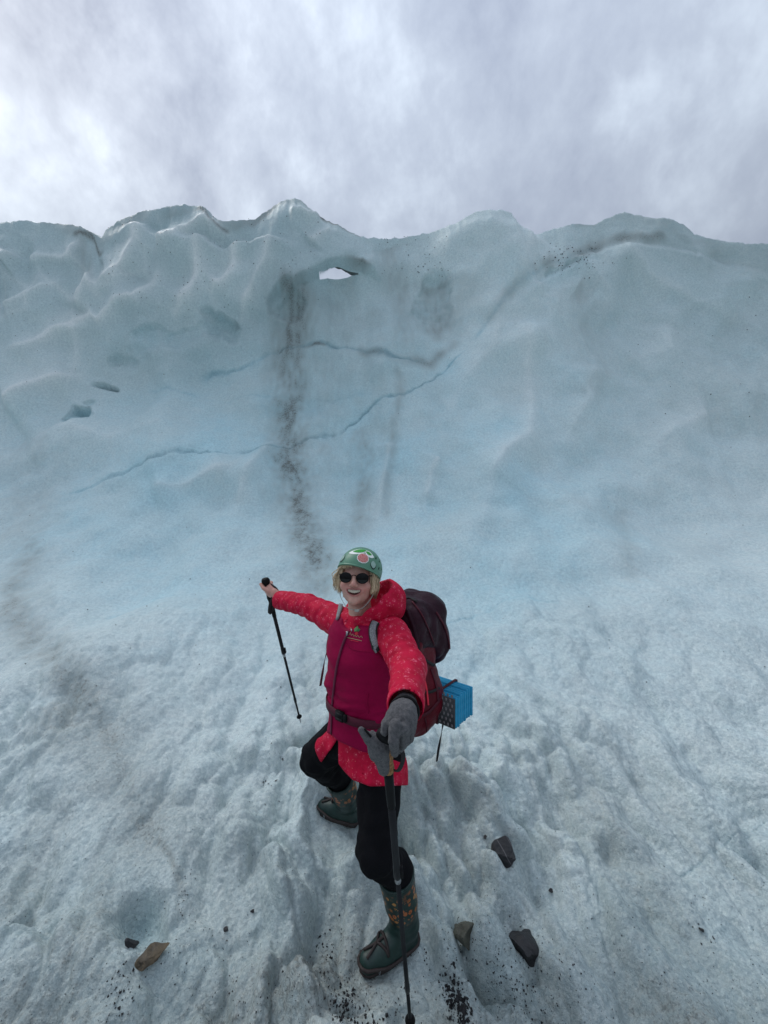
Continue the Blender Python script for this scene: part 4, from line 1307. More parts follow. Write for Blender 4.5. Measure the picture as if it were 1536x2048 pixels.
def jacket_f(P):
    q = tl(P)
    X_, Y_ = pxy(P)
    body = torso_f(P, 0.004, -0.26, 0.56)
    # skirt: falls over the advanced thigh, flares to a flap on her right
    low = sstep(0.06, -0.08, q[:, 2])
    body = smin(body, cap(P, L_HIP, L_KN, 0.108, 0.118) + (1 - low) * 0.05, 0.05)
    body = smin(body, cap(P, R_HIP + FW * 0.03, R_HIP + (R_KN - R_HIP) * 0.45 + FW * 0.02, 0.105, 0.085) + (1 - low) * 0.05, 0.05)
    body = body + (0.006 * perlin(P * 11 + 4) + 0.004 * np.sin(46 * np.arctan2(q[:, 0], q[:, 1]) * 0.3 + 3 * perlin(P * 5))) * low
    hem = np.interp(X_, [600, 640, 660, 677, 690, 705, 740, 805], [1540, 1530, 1500, 1528, 1545, 1560, 1573, 1571])
    body = np.maximum(body, (Y_ - hem) / 768 * P[:, 1])
    body = shell(body, 0.011)
    # the opening between the flap and the front panel
    sl_x = np.interp(Y_, [1470, 1482, 1530, 1600], [676, 673, 642, 600])
    slit = np.maximum(np.maximum(sl_x - X_, X_ - (676 + (Y_ - 1480) * 0.02)), 1478 - Y_) / 768 * 1.7
    slit = np.maximum(slit, P[:, 1] - 1.80)
    body = np.maximum(body, -slit)
    sr = np.maximum(sleeve_r(P), plane(P, R_WR + (R_WR - R_EL) * 0.02, R_WR - R_EL))
    cuff_n = R_WR - R_EL
    sr = np.maximum(sr, -np.maximum(tube(P, [R_EL, R_WR + cuff_n * .2], [0.03, 0.050]), -plane(P, R_WR - cuff_n * 0.12, cuff_n)))
    sl_ = np.maximum(sleeve_l(P), plane(P, L_WR + (L_WR - L_EL) * 0.02, L_WR - L_EL))
    cn = L_WR - L_EL
    sl_ = np.maximum(sl_, -np.maximum(tube(P, [L_EL, L_WR + cn * .2], [0.04, 0.052]), -plane(P, L_WR - cn * 0.18, cn)))
    return smin(smin(body, sr, 0.018), sl_, 0.018)


jacket = sdf_obj('jacket', jacket_f, (-0.76, 1.02, 0.60), (0.30, 2.42, 1.48), 0.0060, M_RED, person, it=2, label='red softshell jacket with a small pale floral print')


def hood_f(P):
    q = tl(P)
    o = ell(q, (0.0, -0.030, 0.595), (0.150, 0.150, 0.130))
    o = smin(o, ell(q, (0.03, -0.110, 0.590), (0.105, 0.055, 0.090)), 0.04)
    i = ell(q, (-0.008, -0.010, 0.640), (0.120, 0.124, 0.150))
    d = smax(o, -i, 0.012)
    cut = q[:, 2] - (0.575 - 0.62 * (q[:, 1] - 0.06) + 0.05 * np.clip(q[:, 0] / 0.12, -1, 1))
    d = smax(d, cut, 0.016)
    # open at the throat
    d = smax(d, -cap(q, (-0.012, 0.10, 0.52), (-0.02, 0.22, 0.72), 0.030, 0.05), 0.012)
    d = smax(d, 0.485 - q[:, 2], 0.02)
    return d + 0.0045 * np.sin(34 * q[:, 2] + 14 * q[:, 0] + 3 * perlin(P * 12)) + 0.004 * perlin(P * 18)


hood = sdf_obj('hood', hood_f, T(0, 0, .6) - 0.26, T(0, 0, .6) + 0.26, 0.0050, M_RED, jacket)
# collar zip
zz = smooth_pts([trace(701, 1242, hood_f, off=.003)[0], trace(702, 1251, hood_f, off=.003)[0], trace(704, 1262, lambda P: torso_f(P, .016), off=.003)[0]], 4)
mk('zip_pull', sweep(zz, 0.0028, 6), M_STEEL, jacket)


def vest_f(P):
    q = tl(P)
    d = torso_f(P, 0.016, -0.14, 0.535)
    d = d + 0.018 * (0.3 - np.abs(perlin(np.stack([q[:, 0] * 5 + q[:, 2] * 2, q[:, 1] * 5, q[:, 2] * 8], 1) + 2))) * sstep(0.45, 0.25, q[:, 2])
    d = d + 0.006 * perlin(np.stack([q[:, 0] * 6, q[:, 1] * 6, q[:, 2] * 10], 1) + 8) + 0.0034 * perlin(np.stack([q[:, 0] * 12 + q[:, 2] * 9, q[:, 1] * 12, q[:, 2] * 26], 1)) + 0.003 * np.sin(q[:, 2] * 150 + 4 * perlin(P * 10)) * np.exp(-((q[:, 2] - 0.20) / 0.05) ** 2)
    X_, Y_ = pxy(P)
    d = smax(d, (Y_ - np.interp(X_, [640, 662, 676, 720, 770, 800], [1462, 1468, 1482, 1502, 1515, 1518])) / 768 * P[:, 1], 0.006)
    # arm openings
    for sh, el_, s in ((R_SH, R_EL, -1), (L_SH, L_EL, 1)):
        d = smax(d, -(tube(P, [sh + (sh - el_) * 0.10, el_], [0.078, 0.07])), 0.008)
    # V neck following the hood
    d = smax(d, -cap(q, (-0.01, 0.06, 0.60), (-0.015, 0.20, 0.54), 0.085, 0.055), 0.008)
    return d


vest = sdf_obj('vest', vest_f, (-0.40, 1.45, 0.78), (0.22, 2.05, 1.46), 0.0050, M_VEST, person, it=1, label='magenta softshell vest with a small embroidered emblem')


def surf_line(pxs, f, off, n=5):
    ps = smooth_pts([np.array([a_, b_, 0.0]) for a_, b_ in pxs], n)
    hits = [trace(p[0], p[1], f, off=off) for p in ps]
    hits = [h_ for h_ in hits if abs(float(f((h_[0] - h_[1] * off)[None].astype(np.float32))[0])) < 0.004]   # keep what really lies on the surface
    return [h_[0] for h_ in hits], [h_[1] for h_ in hits]


cov = lambda P: np.minimum(vest_f(P), jacket_f(P))
lp, ln_ = surf_line([(698, 1262), (686, 1290), (675, 1330), (668, 1380), (664, 1425), (663, 1468)], vest_f, 0.001)
mk('zip', ribbon(lp, ln_, 0.012, 0.0035), plain('plum_zip_tape', (0.10, 0.004, 0.03), 0.6), vest)
mk('zip_slider', boxvf(lp[1] + ln_[1] * 0.004, np.array([0.004, 0.004, 0.009])), M_STEEL, vest)
lp2, ln2 = surf_line([(693, 1288), (705, 1298), (722, 1302), (742, 1304), (756, 1306)], vest_f, 0.0)
mk('chest_seam', ribbon(lp2, ln2, 0.003, 0.0018), M_VEST, vest)
lp2, ln2 = surf_line([(736, 1388), (734, 1405), (737, 1425)], vest_f, 0.0)
mk('pocket_welt', ribbon(lp2, ln2, 0.006, 0.003), M_VEST, vest)


# embroidered emblem: leaf over a round fruit, script strokes below
def emb(name, pxs, mat, w=0.0028):
    a_, b_ = surf_line(pxs, vest_f, 0.0006, 3)
    mk(name, ribbon(a_, b_, w, 0.0012), mat, vest)


def emb_patch(name, pxs, mat, off):
    mk(name, blob_patch(pxs, lambda x, y: trace(x, y, vest_f, off=off)[0], 3), mat, vest)


emb_patch('emblem_leaf', [(709, 1263), (709, 1258), (712, 1254), (716, 1252), (717, 1256), (715, 1260), (712, 1263)], plain('emblem_green', (0.09, 0.24, 0.08), .6), 0.0016)
emb_patch('emblem_leaf', [(713, 1263), (715, 1259), (719, 1257), (721, 1259), (718, 1263)], plain('emblem_dark_green', (0.04, 0.14, 0.05), .6), 0.0022)
emb_patch('emblem_fruit', circ(713.5, 1267, 3.6, 3.2, 14), plain('emblem_red', (0.45, 0.02, 0.03), .6), 0.0016)
emb('emblem_script', [(698, 1270), (701, 1265), (703, 1271), (706, 1268), (708, 1273), (711, 1270), (713, 1274), (716, 1271), (719, 1275), (723, 1272), (725, 1276)], M_PALESILVER, 0.0017)
emb('emblem_underline', [(695, 1275), (703, 1277), (712, 1279), (720, 1281), (724, 1282)], M_PALESILVER, 0.0022)
emb('emblem_underline', [(700, 1280), (710, 1282), (718, 1284)], M_REDTAG, 0.0016)


# ---- trousers
def trousers_f(P):
    d = torso_f(P, -0.018, -0.09, 0.10)
    r = tube(P, [R_HIP, R_KN, R_BT, R_BT + (R_AN - R_BT) * .4], [0.100, 0.080, 0.066, 0.05], 0.015)
    l = tube(P, [L_HIP, L_KN, L_BT, L_BT + (L_AN - L_BT) * .4], [0.104, 0.078, 0.067, 0.05], 0.015)
    r = r + folds(P, R_HIP, R_AN, 0.007, 5, 21); l = l + folds(P, L_HIP, L_AN, 0.007, 6, 27)
    return smin(smin(d, r, 0.05), l, 0.05)


trousers = sdf_obj('trousers', trousers_f, (-0.52, 1.35, 0.22), (0.22, 2.25, 1.0), 0.0075, M_BLACKCLOTH, person, it=2, label='black hiking trousers tucked into boots')


# ---- boots with slip-on ice cleats
def make_boot(top, ank, heel, toe, lbl):
    top, ank, heel, toe = [np.asarray(v, float) for v in (top, ank, heel, toe)]
    fd = toe - heel; fl_ = np.linalg.norm(fd); fd /= fl_
    nz = UP - fd * (UP @ fd); nz /= np.linalg.norm(nz)
    sd = np.cross(fd, nz)
    ball = heel + fd * fl_ * 0.72
    RB = np.stack([sd, fd, nz], 1)

    def f(P):
        d = tube(P, [top, top + (ank - top) * 0.55, ank], [0.076, 0.068, 0.056], 0.01)
        foot = smin(cap(P, heel + nz * 0.045, ball + nz * 0.042, 0.043, 0.047), cap(P, ball + nz * 0.042, toe + nz * 0.034, 0.047, 0.040), 0.01)
        inst = cap(P, ank, heel + fd * fl_ * 0.55 + nz * 0.055, 0.050, 0.040)
        d = smin(d, smin(foot, inst, 0.03), 0.03)
        q = (P - heel.astype(np.float32)) @ RB.astype(np.float32)
        d = smax(d, 0.004 - q[:, 2], 0.006)
        d = d + 0.0016 * np.sin((P @ ((ank - top) / np.linalg.norm(ank - top)).astype(np.float32)) * 160) * np.exp(-((cap(P, ank, ank + fd * .05, .001)) / 0.07) ** 2)
        d = np.maximum(d, plane(P, top, top - ank))
        hollow = np.maximum(tube(P, [top + (top - ank) * .2, ank], [0.070, 0.054]), -plane(P, top + (ank - top) * 0.3, top - ank))
        return np.maximum(d, -hollow)
    allp = np.array([top, ank, heel, toe])
    V, F = sdf_mesh(f, allp.min(0) - 0.11, allp.max(0) + 0.11, 0.0050)
    V = relax(V, F, 1)
    me = mesh_np('boot', V, F)
    ax_ = (top - ank) / np.linalg.norm(top - ank)
    h_ = (V - ank) @ ax_ / np.linalg.norm(top - ank)
    fattr(me, 'shaft', sstep(0.22, 0.40, h_) * (1 - sstep(0.90, 0.93, h_)) * sstep(-0.2, 0.5, perlin(V * 9) + 0.35))
    bo = obj('boot', me, M_BOOT, person, label=lbl)
    # rim
    e1 = np.cross(ax_, fd); e1 /= np.linalg.norm(e1); e2 = np.cross(ax_, e1)
    mk('rim', sweep([top + ax_ * 0.0 + 0.0725 * (math.cos(a) * e1 + math.sin(a) * e2) for a in np.linspace(0, 2 * math.pi, 33)], 0.006, 8), M_BOOT, bo)
    fattr(bo.children[-1].data, 'shaft', np.zeros(len(bo.children[-1].data.vertices)))
    # handle slot
    # cleat: rubber rim round the foot, cross straps, chains below
    cl = obj('ice_cleat', None, None, person, label='stretched dark rubber ice cleat with steel chain')

    def out(ang, hgt, off=0.003):
        c_ = heel + fd * fl_ * 0.48 + nz * hgt
        dirv = fd * math.cos(ang) * 1.0 + sd * math.sin(ang)
        t_ = 0.26
        for _ in range(60):
            p = c_ + dirv * t_; dd = float(f(p[None].astype(np.float32))[0])
            if dd < 0.0005 or t_ < 0.01: break
            t_ -= max(dd * 0.8, 0.0005)
        return c_ + dirv * (t_ + off)
    band = []
    for a in np.linspace(0, 2 * math.pi, 41):
        band.append(out(a, 0.030 + 0.012 * abs(math.cos(a)) ** 3))
    mk('rubber_band', sweep(band, 0.0068, 8), M_RUBBER, cl)
    mk('sole_band', sweep([out(a, 0.012, 0.001) for a in np.linspace(0, 2 * math.pi, 41)], 0.007, 8), M_RUBBER, cl)

    def over(s0, s1, t0, t1, n=9):
        """strap over the instep: s along the foot (0 heel .. 1 toe), t across (-1 .. 1)"""
        ps = []
        for k in np.linspace(0, 1, n):
            c_ = heel + fd * fl_ * (s0 + (s1 - s0) * k) + sd * 0.05 * (t0 + (t1 - t0) * k)
            t_ = 0.20
            for _ in range(60):
                p = c_ + nz * t_; dd = float(f(p[None].astype(np.float32))[0])
                if dd < 0.0005 or t_ < 0.02: break
                t_ -= max(dd * 0.7, 0.0005)
            ps.append(c_ + nz * (t_ + 0.003))
        return ps
    for s0, s1, t0, t1 in ((0.62, 0.80, -0.95, 0.0), (0.80, 0.62, 0.0, 0.95), (0.80, 1.08, 0, -0.35), (0.80, 1.08, 0, 0.35), (0.62, 0.62, -0.9, 0.9), (0.80, 0.62, 0.0, 0.0)):
        mk('cross_strap', sweep(over(s0, s1, t0, t1), 0.0056, 6), M_RUBBER, cl)
    # chain links showing at the edge
    for (a0, n) in ((0.65, 5), (-0.65, 5), (2.5, 4)):
        for k in range(n):
            p = out(a0 + 0.03 * k, 0.034 - 0.009 * k, 0.007)
            rr = 0.0055
            e_1, e_2 = (nz, fd) if k % 2 else (nz, sd)
            mk('chain_link', sweep([p + rr * math.cos(a) * e_1 + rr * 0.6 * math.sin(a) * e_2 for a in np.linspace(0, 2 * math.pi, 11)], 0.0013, 5), M_STEEL, cl)
    # buckle strap slot on the shaft
    return bo, f


gz = float(ground_z(1.62))
boot_l, bootl_f = make_boot((0.050, 1.602, 0.372), (0.090, 1.640, 0.125), (0.105, 1.650, 0.006), (-0.062, 1.575, 0.004), 'green rubber boot with orange flower print, nearest the camera')
zr = lambda x, y: float(ground_z(y))
boot_r, bootr_f = make_boot((-0.238, 2.052, 0.455), (-0.200, 2.125, 0.285), (-0.180, 2.135, zr(0, 2.135) + 0.004), (-0.345, 2.185, zr(0, 2.185) + 0.012), 'green rubber boot with orange flower print, on the rear foot')

# ---- glove on her left hand, closed over the top of the near pole
NP_TOP = PX(770, 1466, 1.055); NP_TIP = np.array([0.098, 1.392, float(ground_z(1.392)) + 0.002])
npd = NP_TIP - NP_TOP; NP_LEN = np.linalg.norm(npd); npd /= NP_LEN


def glove_f(P):
    d = ell(P, PX(802, 1438, 1.055), (0.037, 0.048, 0.031), np.array(Matrix.Rotation(math.radians(25), 3, 'X')))
    d = smin(d, tube(P, [PX(806, 1434, 1.06), L_WR + (L_EL - L_WR) * 0.05], [0.036, 0.036]), 0.025)
    d = smin(d, tube(P, [PX(791, 1452, 1.005), PX(787, 1482, 0.995), PX(790, 1506, 1.025)], [0.0175, 0.0150, 0.0105]), 0.006)
    d = smin(d, tube(P, [PX(806, 1458, 1.01), PX(808, 1482, 1.025), PX(799, 1500, 1.065)], [0.0165, 0.0140, 0.011]), 0.004)
    d = smin(d, tube(P, [PX(817, 1455, 1.04), PX(819, 1475, 1.06), PX(806, 1490, 1.10)], [0.016, 0.0135, 0.011]), 0.004)
    d = smin(d, tube(P, [PX(824, 1447, 1.07), PX(823, 1462, 1.09), PX(810, 1476, 1.12)], [0.0145, 0.012, 0.010]), 0.004)
    d = smin(d, tube(P, [PX(784, 1434, 1.07), PX(773, 1448, 1.05), PX(769, 1463, 1.04)], [0.0175, 0.0145, 0.012]), 0.006)
    return d + 0.0022 * perlin(P * 70) + 0.0016 * perlin(P * 150)


glove = sdf_obj('glove', glove_f, PX(805, 1440, 1.06) - 0.16, PX(805, 1440, 1.06) + 0.17, 0.0028, M_GLOVE, person, it=1, label='fuzzy grey fleece glove on the hand nearest the camera')
wa = L_WR - (L_WR - L_EL) * 0.0 + (PX(806, 1434, 1.06) - L_WR) * 0.42
wd = PX(806, 1434, 1.06) - L_WR; wd /= np.linalg.norm(wd)
e1 = np.cross(wd, UP); e1 /= np.linalg.norm(e1); e2 = np.cross(wd, e1)
mk('wrist_strap', sweep([wa + 0.0385 * (math.cos(a) * e1 + math.sin(a) * e2) for a in np.linspace(0, 2 * math.pi, 33)], 0.006, 8), M_DARK, glove)


# ---- the other glove, taken off and held against the near grip
def spare_f(P):
    b = PX(757, 1496, 1.055)
    d = ell(P, b, (0.026, 0.022, 0.034), np.array(Matrix.Rotation(0.5, 3, 'Y')))
    d = smin(d, tube(P, [PX(757, 1496, 1.055), PX(740, 1478, 1.05), PX(722, 1460, 1.045)], [0.024, 0.0165, 0.0085]), 0.008)
    d = smin(d, tube(P, [PX(760, 1488, 1.06), PX(750, 1474, 1.065), PX(744, 1466, 1.07)], [0.020, 0.013, 0.008]), 0.006)
    d = smin(d, tube(P, [PX(759, 1500, 1.06), PX(765, 1522, 1.07), PX(768, 1538, 1.08)], [0.026, 0.021, 0.017]), 0.012)
    d = smin(d, tube(P, [PX(768, 1490, 1.07), PX(772, 1512, 1.085), PX(774, 1532, 1.09)], [0.016, 0.014, 0.011]), 0.006)
    return d + 0.0022 * perlin(P * 70 + 9) + 0.0016 * perlin(P * 150)


spare = sdf_obj('spare_glove', spare_f, PX(755, 1500, 1.06) - 0.12, PX(755, 1500, 1.06) + 0.12, 0.0028, M_GLOVE, None, it=1,
                label='limp grey fleece glove held against the cork pole grip, fingers pointing left', cat='glove')
tag_p, tag_n = zip(*[trace(728 + 2.8 * k, 1458 + 3.2 * k, spare_f, off=0.001) for k in range(6)])
mk('leather_patch', ribbon(tag_p, tag_n, 0.006, 0.0015), M_DARK, spare)


# ================================================================== TREKKING POLES
def pole(top, tip, lbl, cork, reach):
    d_ = tip - top; L_ = np.linalg.norm(d_); d_ = d_ / L_
    e_1 = np.cross(d_, [0, 1, 0.1]); e_1 /= np.linalg.norm(e_1); e_2 = np.cross(d_, e_1)
    root = obj('trekking_pole', None, None, None, label=lbl, cat='trekking pole', group='pair of trekking poles')
    at = lambda s: top + d_ * s

    def lathe(rs, seg=16, sq=1.0):
        V_, F_ = [], []
        for s, r in rs:
            for k in range(seg):
                a = 2 * math.pi * k / seg
                V_.append(at(s) + r * (math.cos(a) * e_1 + sq * math.sin(a) * e_2))
        for i in range(len(rs) - 1):
            for k in range(seg):
                a, b = i * seg + k, i * seg + (k + 1) % seg
                F_.append((a, b, b + seg, a + seg))
        F_.append(tuple(range(seg))[::-1]); F_.append(tuple((len(rs) - 1) * seg + k for k in range(seg)))
        return V_, F_
    mk('grip_head', lathe([(-0.012, 0.008), (-0.010, 0.019), (0.0, 0.025), (0.012, 0.0255), (0.024, 0.021), (0.034, 0.0165)], sq=0.8), M_DARK, root)
    mk('grip', lathe([(0.030, 0.0155), (0.045, 0.0165), (0.062, 0.0190), (0.080, 0.0178), (0.098, 0.0160), (0.115, 0.0175), (0.128, 0.0182), (0.136, 0.0150)], sq=0.85), M_CORK if cork else M_DARK, root)
    mk('lower_grip', lathe([(0.134, 0.0148), (0.15, 0.0138), (0.22, 0.0132), (0.26, 0.0125), (0.265, 0.0110)]), M_DARK, root)
    mk('upper_shaft', lathe([(0.26, 0.0108), (0.50, 0.0108), (0.505, 0.0122), (0.545, 0.0122), (0.55, 0.010)]), M_POLE, root)
    mk('collar', lathe([(0.548, 0.0088), (0.552, 0.0098), (0.566, 0.0098), (0.57, 0.0085)]), M_STEEL, root)
    lv = mk('flick_lock', boxvf(at(0.525) + e_1 * 0.012, np.array([0.006, 0.008, 0.018]), np.stack([e_1, e_2, d_], 1)), M_DARK, root)
    mk('middle_shaft', lathe([(0.565, 0.0078), (L_ * 0.80, 0.0076), (L_ * 0.805, 0.0090), (L_ * 0.83, 0.0090), (L_ * 0.835, 0.0070)]), M_POLE, root)
    mk('lower_shaft', lathe([(L_ * 0.83, 0.0064), (L_ - 0.07, 0.0060), (L_ - 0.045, 0.0055)]), M_POLE, root)
    bs = L_ - 0.062
    mk('basket', lathe([(bs - 0.014, 0.008), (bs - 0.008, 0.011), (bs, 0.0175), (bs + 0.003, 0.0185), (bs + 0.006, 0.017), (bs + 0.016, 0.008)], 20), M_DARK, root)
    mk('tip', lathe([(L_ - 0.05, 0.0058), (L_ - 0.012, 0.0042), (L_, 0.002)]), M_STEEL, root)
    return root, at, e_1, e_2, d_


pole_n, atn, *_r = pole(NP_TOP, NP_TIP, 'black trekking pole with cork grip, planted in front of the hiker', True, 0)
e1n, e2n, dn = _r
mk('wrist_loop', ribbon(smooth_pts([atn(0.02) + e1n * 0.02, atn(0.06) + e1n * 0.035 + np.array([0.01, -.02, 0]), atn(0.11) + e1n * 0.028 + np.array([0.004, -.02, 0]), atn(0.13) + e1n * 0.014], 5), [np.array([0.3, -1, 0.2])] * 16, 0.012, 0.002), M_WEB, pole_n)
pole_f, atf, *_r = pole(FP_TOP, FP_TIP, 'black trekking pole in the hiker\'s bare outstretched hand, planted behind', False, 0)
lpf = smooth_pts([atf(0.02), PX(553, 1180, 2.27), PX(552, 1205, 2.27), PX(540, 1226, 2.27), PX(541, 1208, 2.265), PX(546, 1195, 2.27)], 5)
mk('wrist_loop', ribbon(lpf, [np.array([0.1, -1, 0.1])] * len(lpf), 0.020, 0.003), M_WEB, pole_f)

# ================================================================== BACKPACK
pack = obj('backpack', None, None, None, label='bulging plum and dark red hiking backpack worn by the hiker', cat='backpack')
PR = TR


def pk_body(P):
    q = tl(P)
    b = -q[:, 1]
    w = np.stack([q[:, 0], b, q[:, 2]], 1)
    d = rbox(w, (0.01, 0.250, 0.20), (0.155, 0.135, 0.270), 0.085)
    d = smin(d, ell(w, (0.07, 0.29, 0.10), (0.13, 0.14, 0.17)), 0.04)
    return d + 0.008 * perlin(P * 8 + 3) + 0.016 * (0.3 - np.abs(perlin(P * 7 + 19))) + 0.004 * np.sin(60 * q[:, 2] + 30 * q[:, 0] + 4 * perlin(P * 9)) * 0.6


def pk_lid(P):
    q = tl(P)
    w = np.stack([q[:, 0], -q[:, 1], q[:, 2]], 1)
    d = rbox(w, (0.020, 0.305, 0.455), (0.160, 0.185, 0.145), 0.115)
    d = smin(d, ell(w, (0.055, 0.42, 0.345), (0.125, 0.10, 0.125)), 0.05)
    return d + 0.012 * perlin(P * 7 + 31) + 0.016 * (0.3 - np.abs(perlin(P * 6 + 13))) + 0.005 * perlin(P * 17 + 3) + 0.0035 * np.sin(45 * q[:, 0] + 50 * q[:, 1] + 5 * perlin(P * 8))


sdf_obj('main_compartment', pk_body, (-0.25, 1.6, 0.74), (0.46, 2.4, 1.46), 0.008, M_PACKRED, pack, it=2)
lid = sdf_obj('lid', pk_lid, (-0.25, 1.6, 1.0), (0.50, 2.5, 1.60), 0.008, M_PLUM, pack, it=2)
pk_all = lambda P: np.minimum(pk_body(P), pk_lid(P))
for pts, w, m_, nm in (([(824, 1203), (842, 1228), (856, 1258), (868, 1290)], 0.006, M_MAROONWEB, 'lid_zip'), ([(812, 1215), (822, 1240), (832, 1270), (836, 1300)], 0.020, M_PLUM, 'load_strap'),
                       ([(843, 1340), (852, 1375), (856, 1410)], 0.008, M_REDTAG, 'red_piping'), ([(872, 1225), (888, 1252), (898, 1290), (896, 1318)], 0.010, M_MAROONWEB, 'lid_seam'), ([(806, 1200), (818, 1196), (834, 1204)], 0.016, M_WEB, 'haul_loop'), ([(846, 1318), (868, 1330), (888, 1328)], 0.014, M_WEB, 'lid_strap'), ([(838, 1380), (858, 1384), (878, 1376)], 0.012, M_WEB, 'side_strap'), ([(862, 1338), (872, 1372), (876, 1402)], 0.014, M_MAROONWEB, 'compression_strap'),
                       ([(838, 1432), (856, 1424), (872, 1408), (880, 1398)], 0.012, M_MAROONWEB, 'compression_strap')):
    a_, b_ = surf_line(pts, pk_all, 0.001, 4)
    mk(nm, ribbon(a_, b_, w, 0.004), m_, pack)
a_, b_ = surf_line([(899, 1272), (902, 1278), (904, 1284)], pk_all, 0.001, 2)
mk('brand_tag', ribbon(a_, b_, 0.010, 0.004), M_REDTAG, pack)
# shoulder straps: padded grey mesh with dark binding
st_f = lambda P: np.minimum(vest_f(P), jacket_f(P))
a_, b_ = surf_line([(752, 1246), (747, 1258), (748, 1275), (752, 1290), (758, 1302)], st_f, 0.001, 4)
s1 = mk('shoulder_strap', ribbon(a_, b_, 0.036, 0.012), M_WEB, pack)
mk('mesh_pad', ribbon([p + n * 0.0125 for p, n in zip(a_, b_)], b_, 0.026, 0.002), M_GREYMESH, s1)
a_, b_ = surf_line([(683, 1203), (681, 1214), (680, 1224), (676, 1240)], lambda P: np.minimum(st_f(P), hood_f(P)), 0.002, 4)
s2 = mk('shoulder_strap', ribbon(a_, b_, [0.020 if k_ < 8 else 0.014 for k_ in range(len(a_))], 0.008), M_GREYMESH, pack)
# hip belt and buckle
belt = [(T(math.sin(a) * 1.0, 0, 0)) for a in (0,)]
bp, bn = [], []
for a in np.linspace(-2.6, 2.6, 48):
    c_ = T(0, 0.02, 0.150 - 0.03 * math.sin(a) * 0.2)
    dirv = LF * math.sin(a) + FW * math.cos(a)
    t_ = 0.30
    for _ in range(50):
        p = c_ + dirv * t_; dd = float(torso_f(p[None].astype(np.float32), 0.019)[0])
        if dd < 0.0005: break
        t_ -= max(0.8 * dd, 0.0005)
    bp.append(c_ + dirv * t_); bn.append(dirv)
hb = mk('hip_belt', ribbon(bp, bn, 0.036, 0.005), plain('plum_webbing', (0.07, 0.006, 0.020), 0.7, .2, 300), pack)
bc_, bnn = trace(681, 1431, lambda P: torso_f(P, 0.024), off=0.004)
Rb = np.stack([np.cross(UP, bnn), bnn, UP], 1)
bk = mk('buckle', join(boxvf(bc_, np.array([0.022, 0.006, 0.020]), Rb), boxvf(bc_ + Rb[:, 0] * 0.030, np.array([0.009, 0.005, 0.015]), Rb)), M_DARK, pack)
mk('buckle_prong', join(boxvf(bc_ + bnn * 0.0065 + Rb[:, 2] * 0.011, np.array([0.018, 0.0015, 0.003]), Rb), boxvf(bc_ + bnn * 0.0065 - Rb[:, 2] * 0.011, np.array([0.018, 0.0015, 0.003]), Rb)), M_WEB, bk)
# loose strap ends
for pxs, dp, w in (([(663, 1256), (655, 1276), (654, 1296), (659, 1304)], 1.84, 0.010), ([(657, 1296), (650, 1316), (645, 1345), (641, 1372)], 1.83, 0.011), ([(886, 1446), (882, 1470), (877, 1498), (874, 1523)], 1.82, 0.011),
                   ([(850, 1436), (853, 1450), (853, 1464)], 1.80, 0.008)):
    pp = smooth_pts([PX(a, b, dp + 0.01 * math.sin(i * 2)) for i, (a, b) in enumerate(pxs)], 5)
    nn = [np.array([math.sin(0.5 + i * 0.22), -math.cos(0.5 + i * 0.22), 0.1]) for i in range(len(pp))]
    mk('loose_strap', ribbon(pp, nn, w, 0.002), M_MAROONWEB if dp != 1.82 else M_WEB, pack)

# ================================================================== FOLDED FOAM PAD under the pack
pad = obj('foam_sleeping_pad', None, None, None, label='bright blue accordion-folded foam pad strapped under the backpack', cat='sleeping pad')
E0 = PX(911, 1428, 1.84)
BK = -FW
NP_ = 8; TH = 0.0225; PLEN = 0.36; PH = 0.144


def panel_mesh(front):
    """one egg-crate panel: dimpled both sides; local axes: x along, y thickness, z up"""
    nx, nz_ = 40, 16
    V_, F_ = [], []
    for s in (0, 1):
        for i in range(nx + 1):
            for j in range(nz_ + 1):
                x = -PLEN * i / nx; z = -PH / 2 + PH * j / nz_
                ed = min(1, min(i, nx - i, j, nz_ - j) / 1.0)
                bmp = 0.0036 * math.sin(x * 2 * math.pi / 0.038) * math.sin(z * 2 * math.pi / 0.040)
                V_.append((x, (TH * 0.86 if s else 0.0) + (bmp if ed else 0.0) - (0.003 if s and not ed else 0) + (0.003 if not s and not ed else 0), z))
    st = (nx + 1) * (nz_ + 1)
    g = lambda s, i, j: s * st + i * (nz_ + 1) + j
    for i in range(nx):
        for j in range(nz_):
            F_.append((g(0, i, j), g(0, i + 1, j), g(0, i + 1, j + 1), g(0, i, j + 1)))
            F_.append((g(1, i, j), g(1, i, j + 1), g(1, i + 1, j + 1), g(1, i + 1, j)))
    for i in range(nx):
        F_.append((g(0, i, 0), g(1, i, 0), g(1, i + 1, 0), g(0, i + 1, 0))); F_.append((g(0, i, nz_), g(0, i + 1, nz_), g(1, i + 1, nz_), g(1, i, nz_)))
    for j in range(nz_):
        F_.append((g(0, 0, j), g(0, 0, j + 1), g(1, 0, j + 1), g(1, 0, j))); F_.append((g(0, nx, j), g(1, nx, j), g(1, nx, j + 1), g(0, nx, j + 1)))
    me_ = mesh_np('panel', V_, F_)
    return me_


pm = panel_mesh(False); pm.materials.append(M_BLUEFOAM)
pad_rot = Matrix(np.stack([LF, BK, UP], 1).tolist()).to_4x4()
for k in range(NP_):
    o = obj('panel', pm, None, pad)
    jit = Vector((rnd.uniform(-.002, .002), 0, rnd.uniform(-.0025, .0025)))
    o.matrix_world = Matrix.Translation(Vector(E0 + BK * (k * TH)) + jit) @ pad_rot
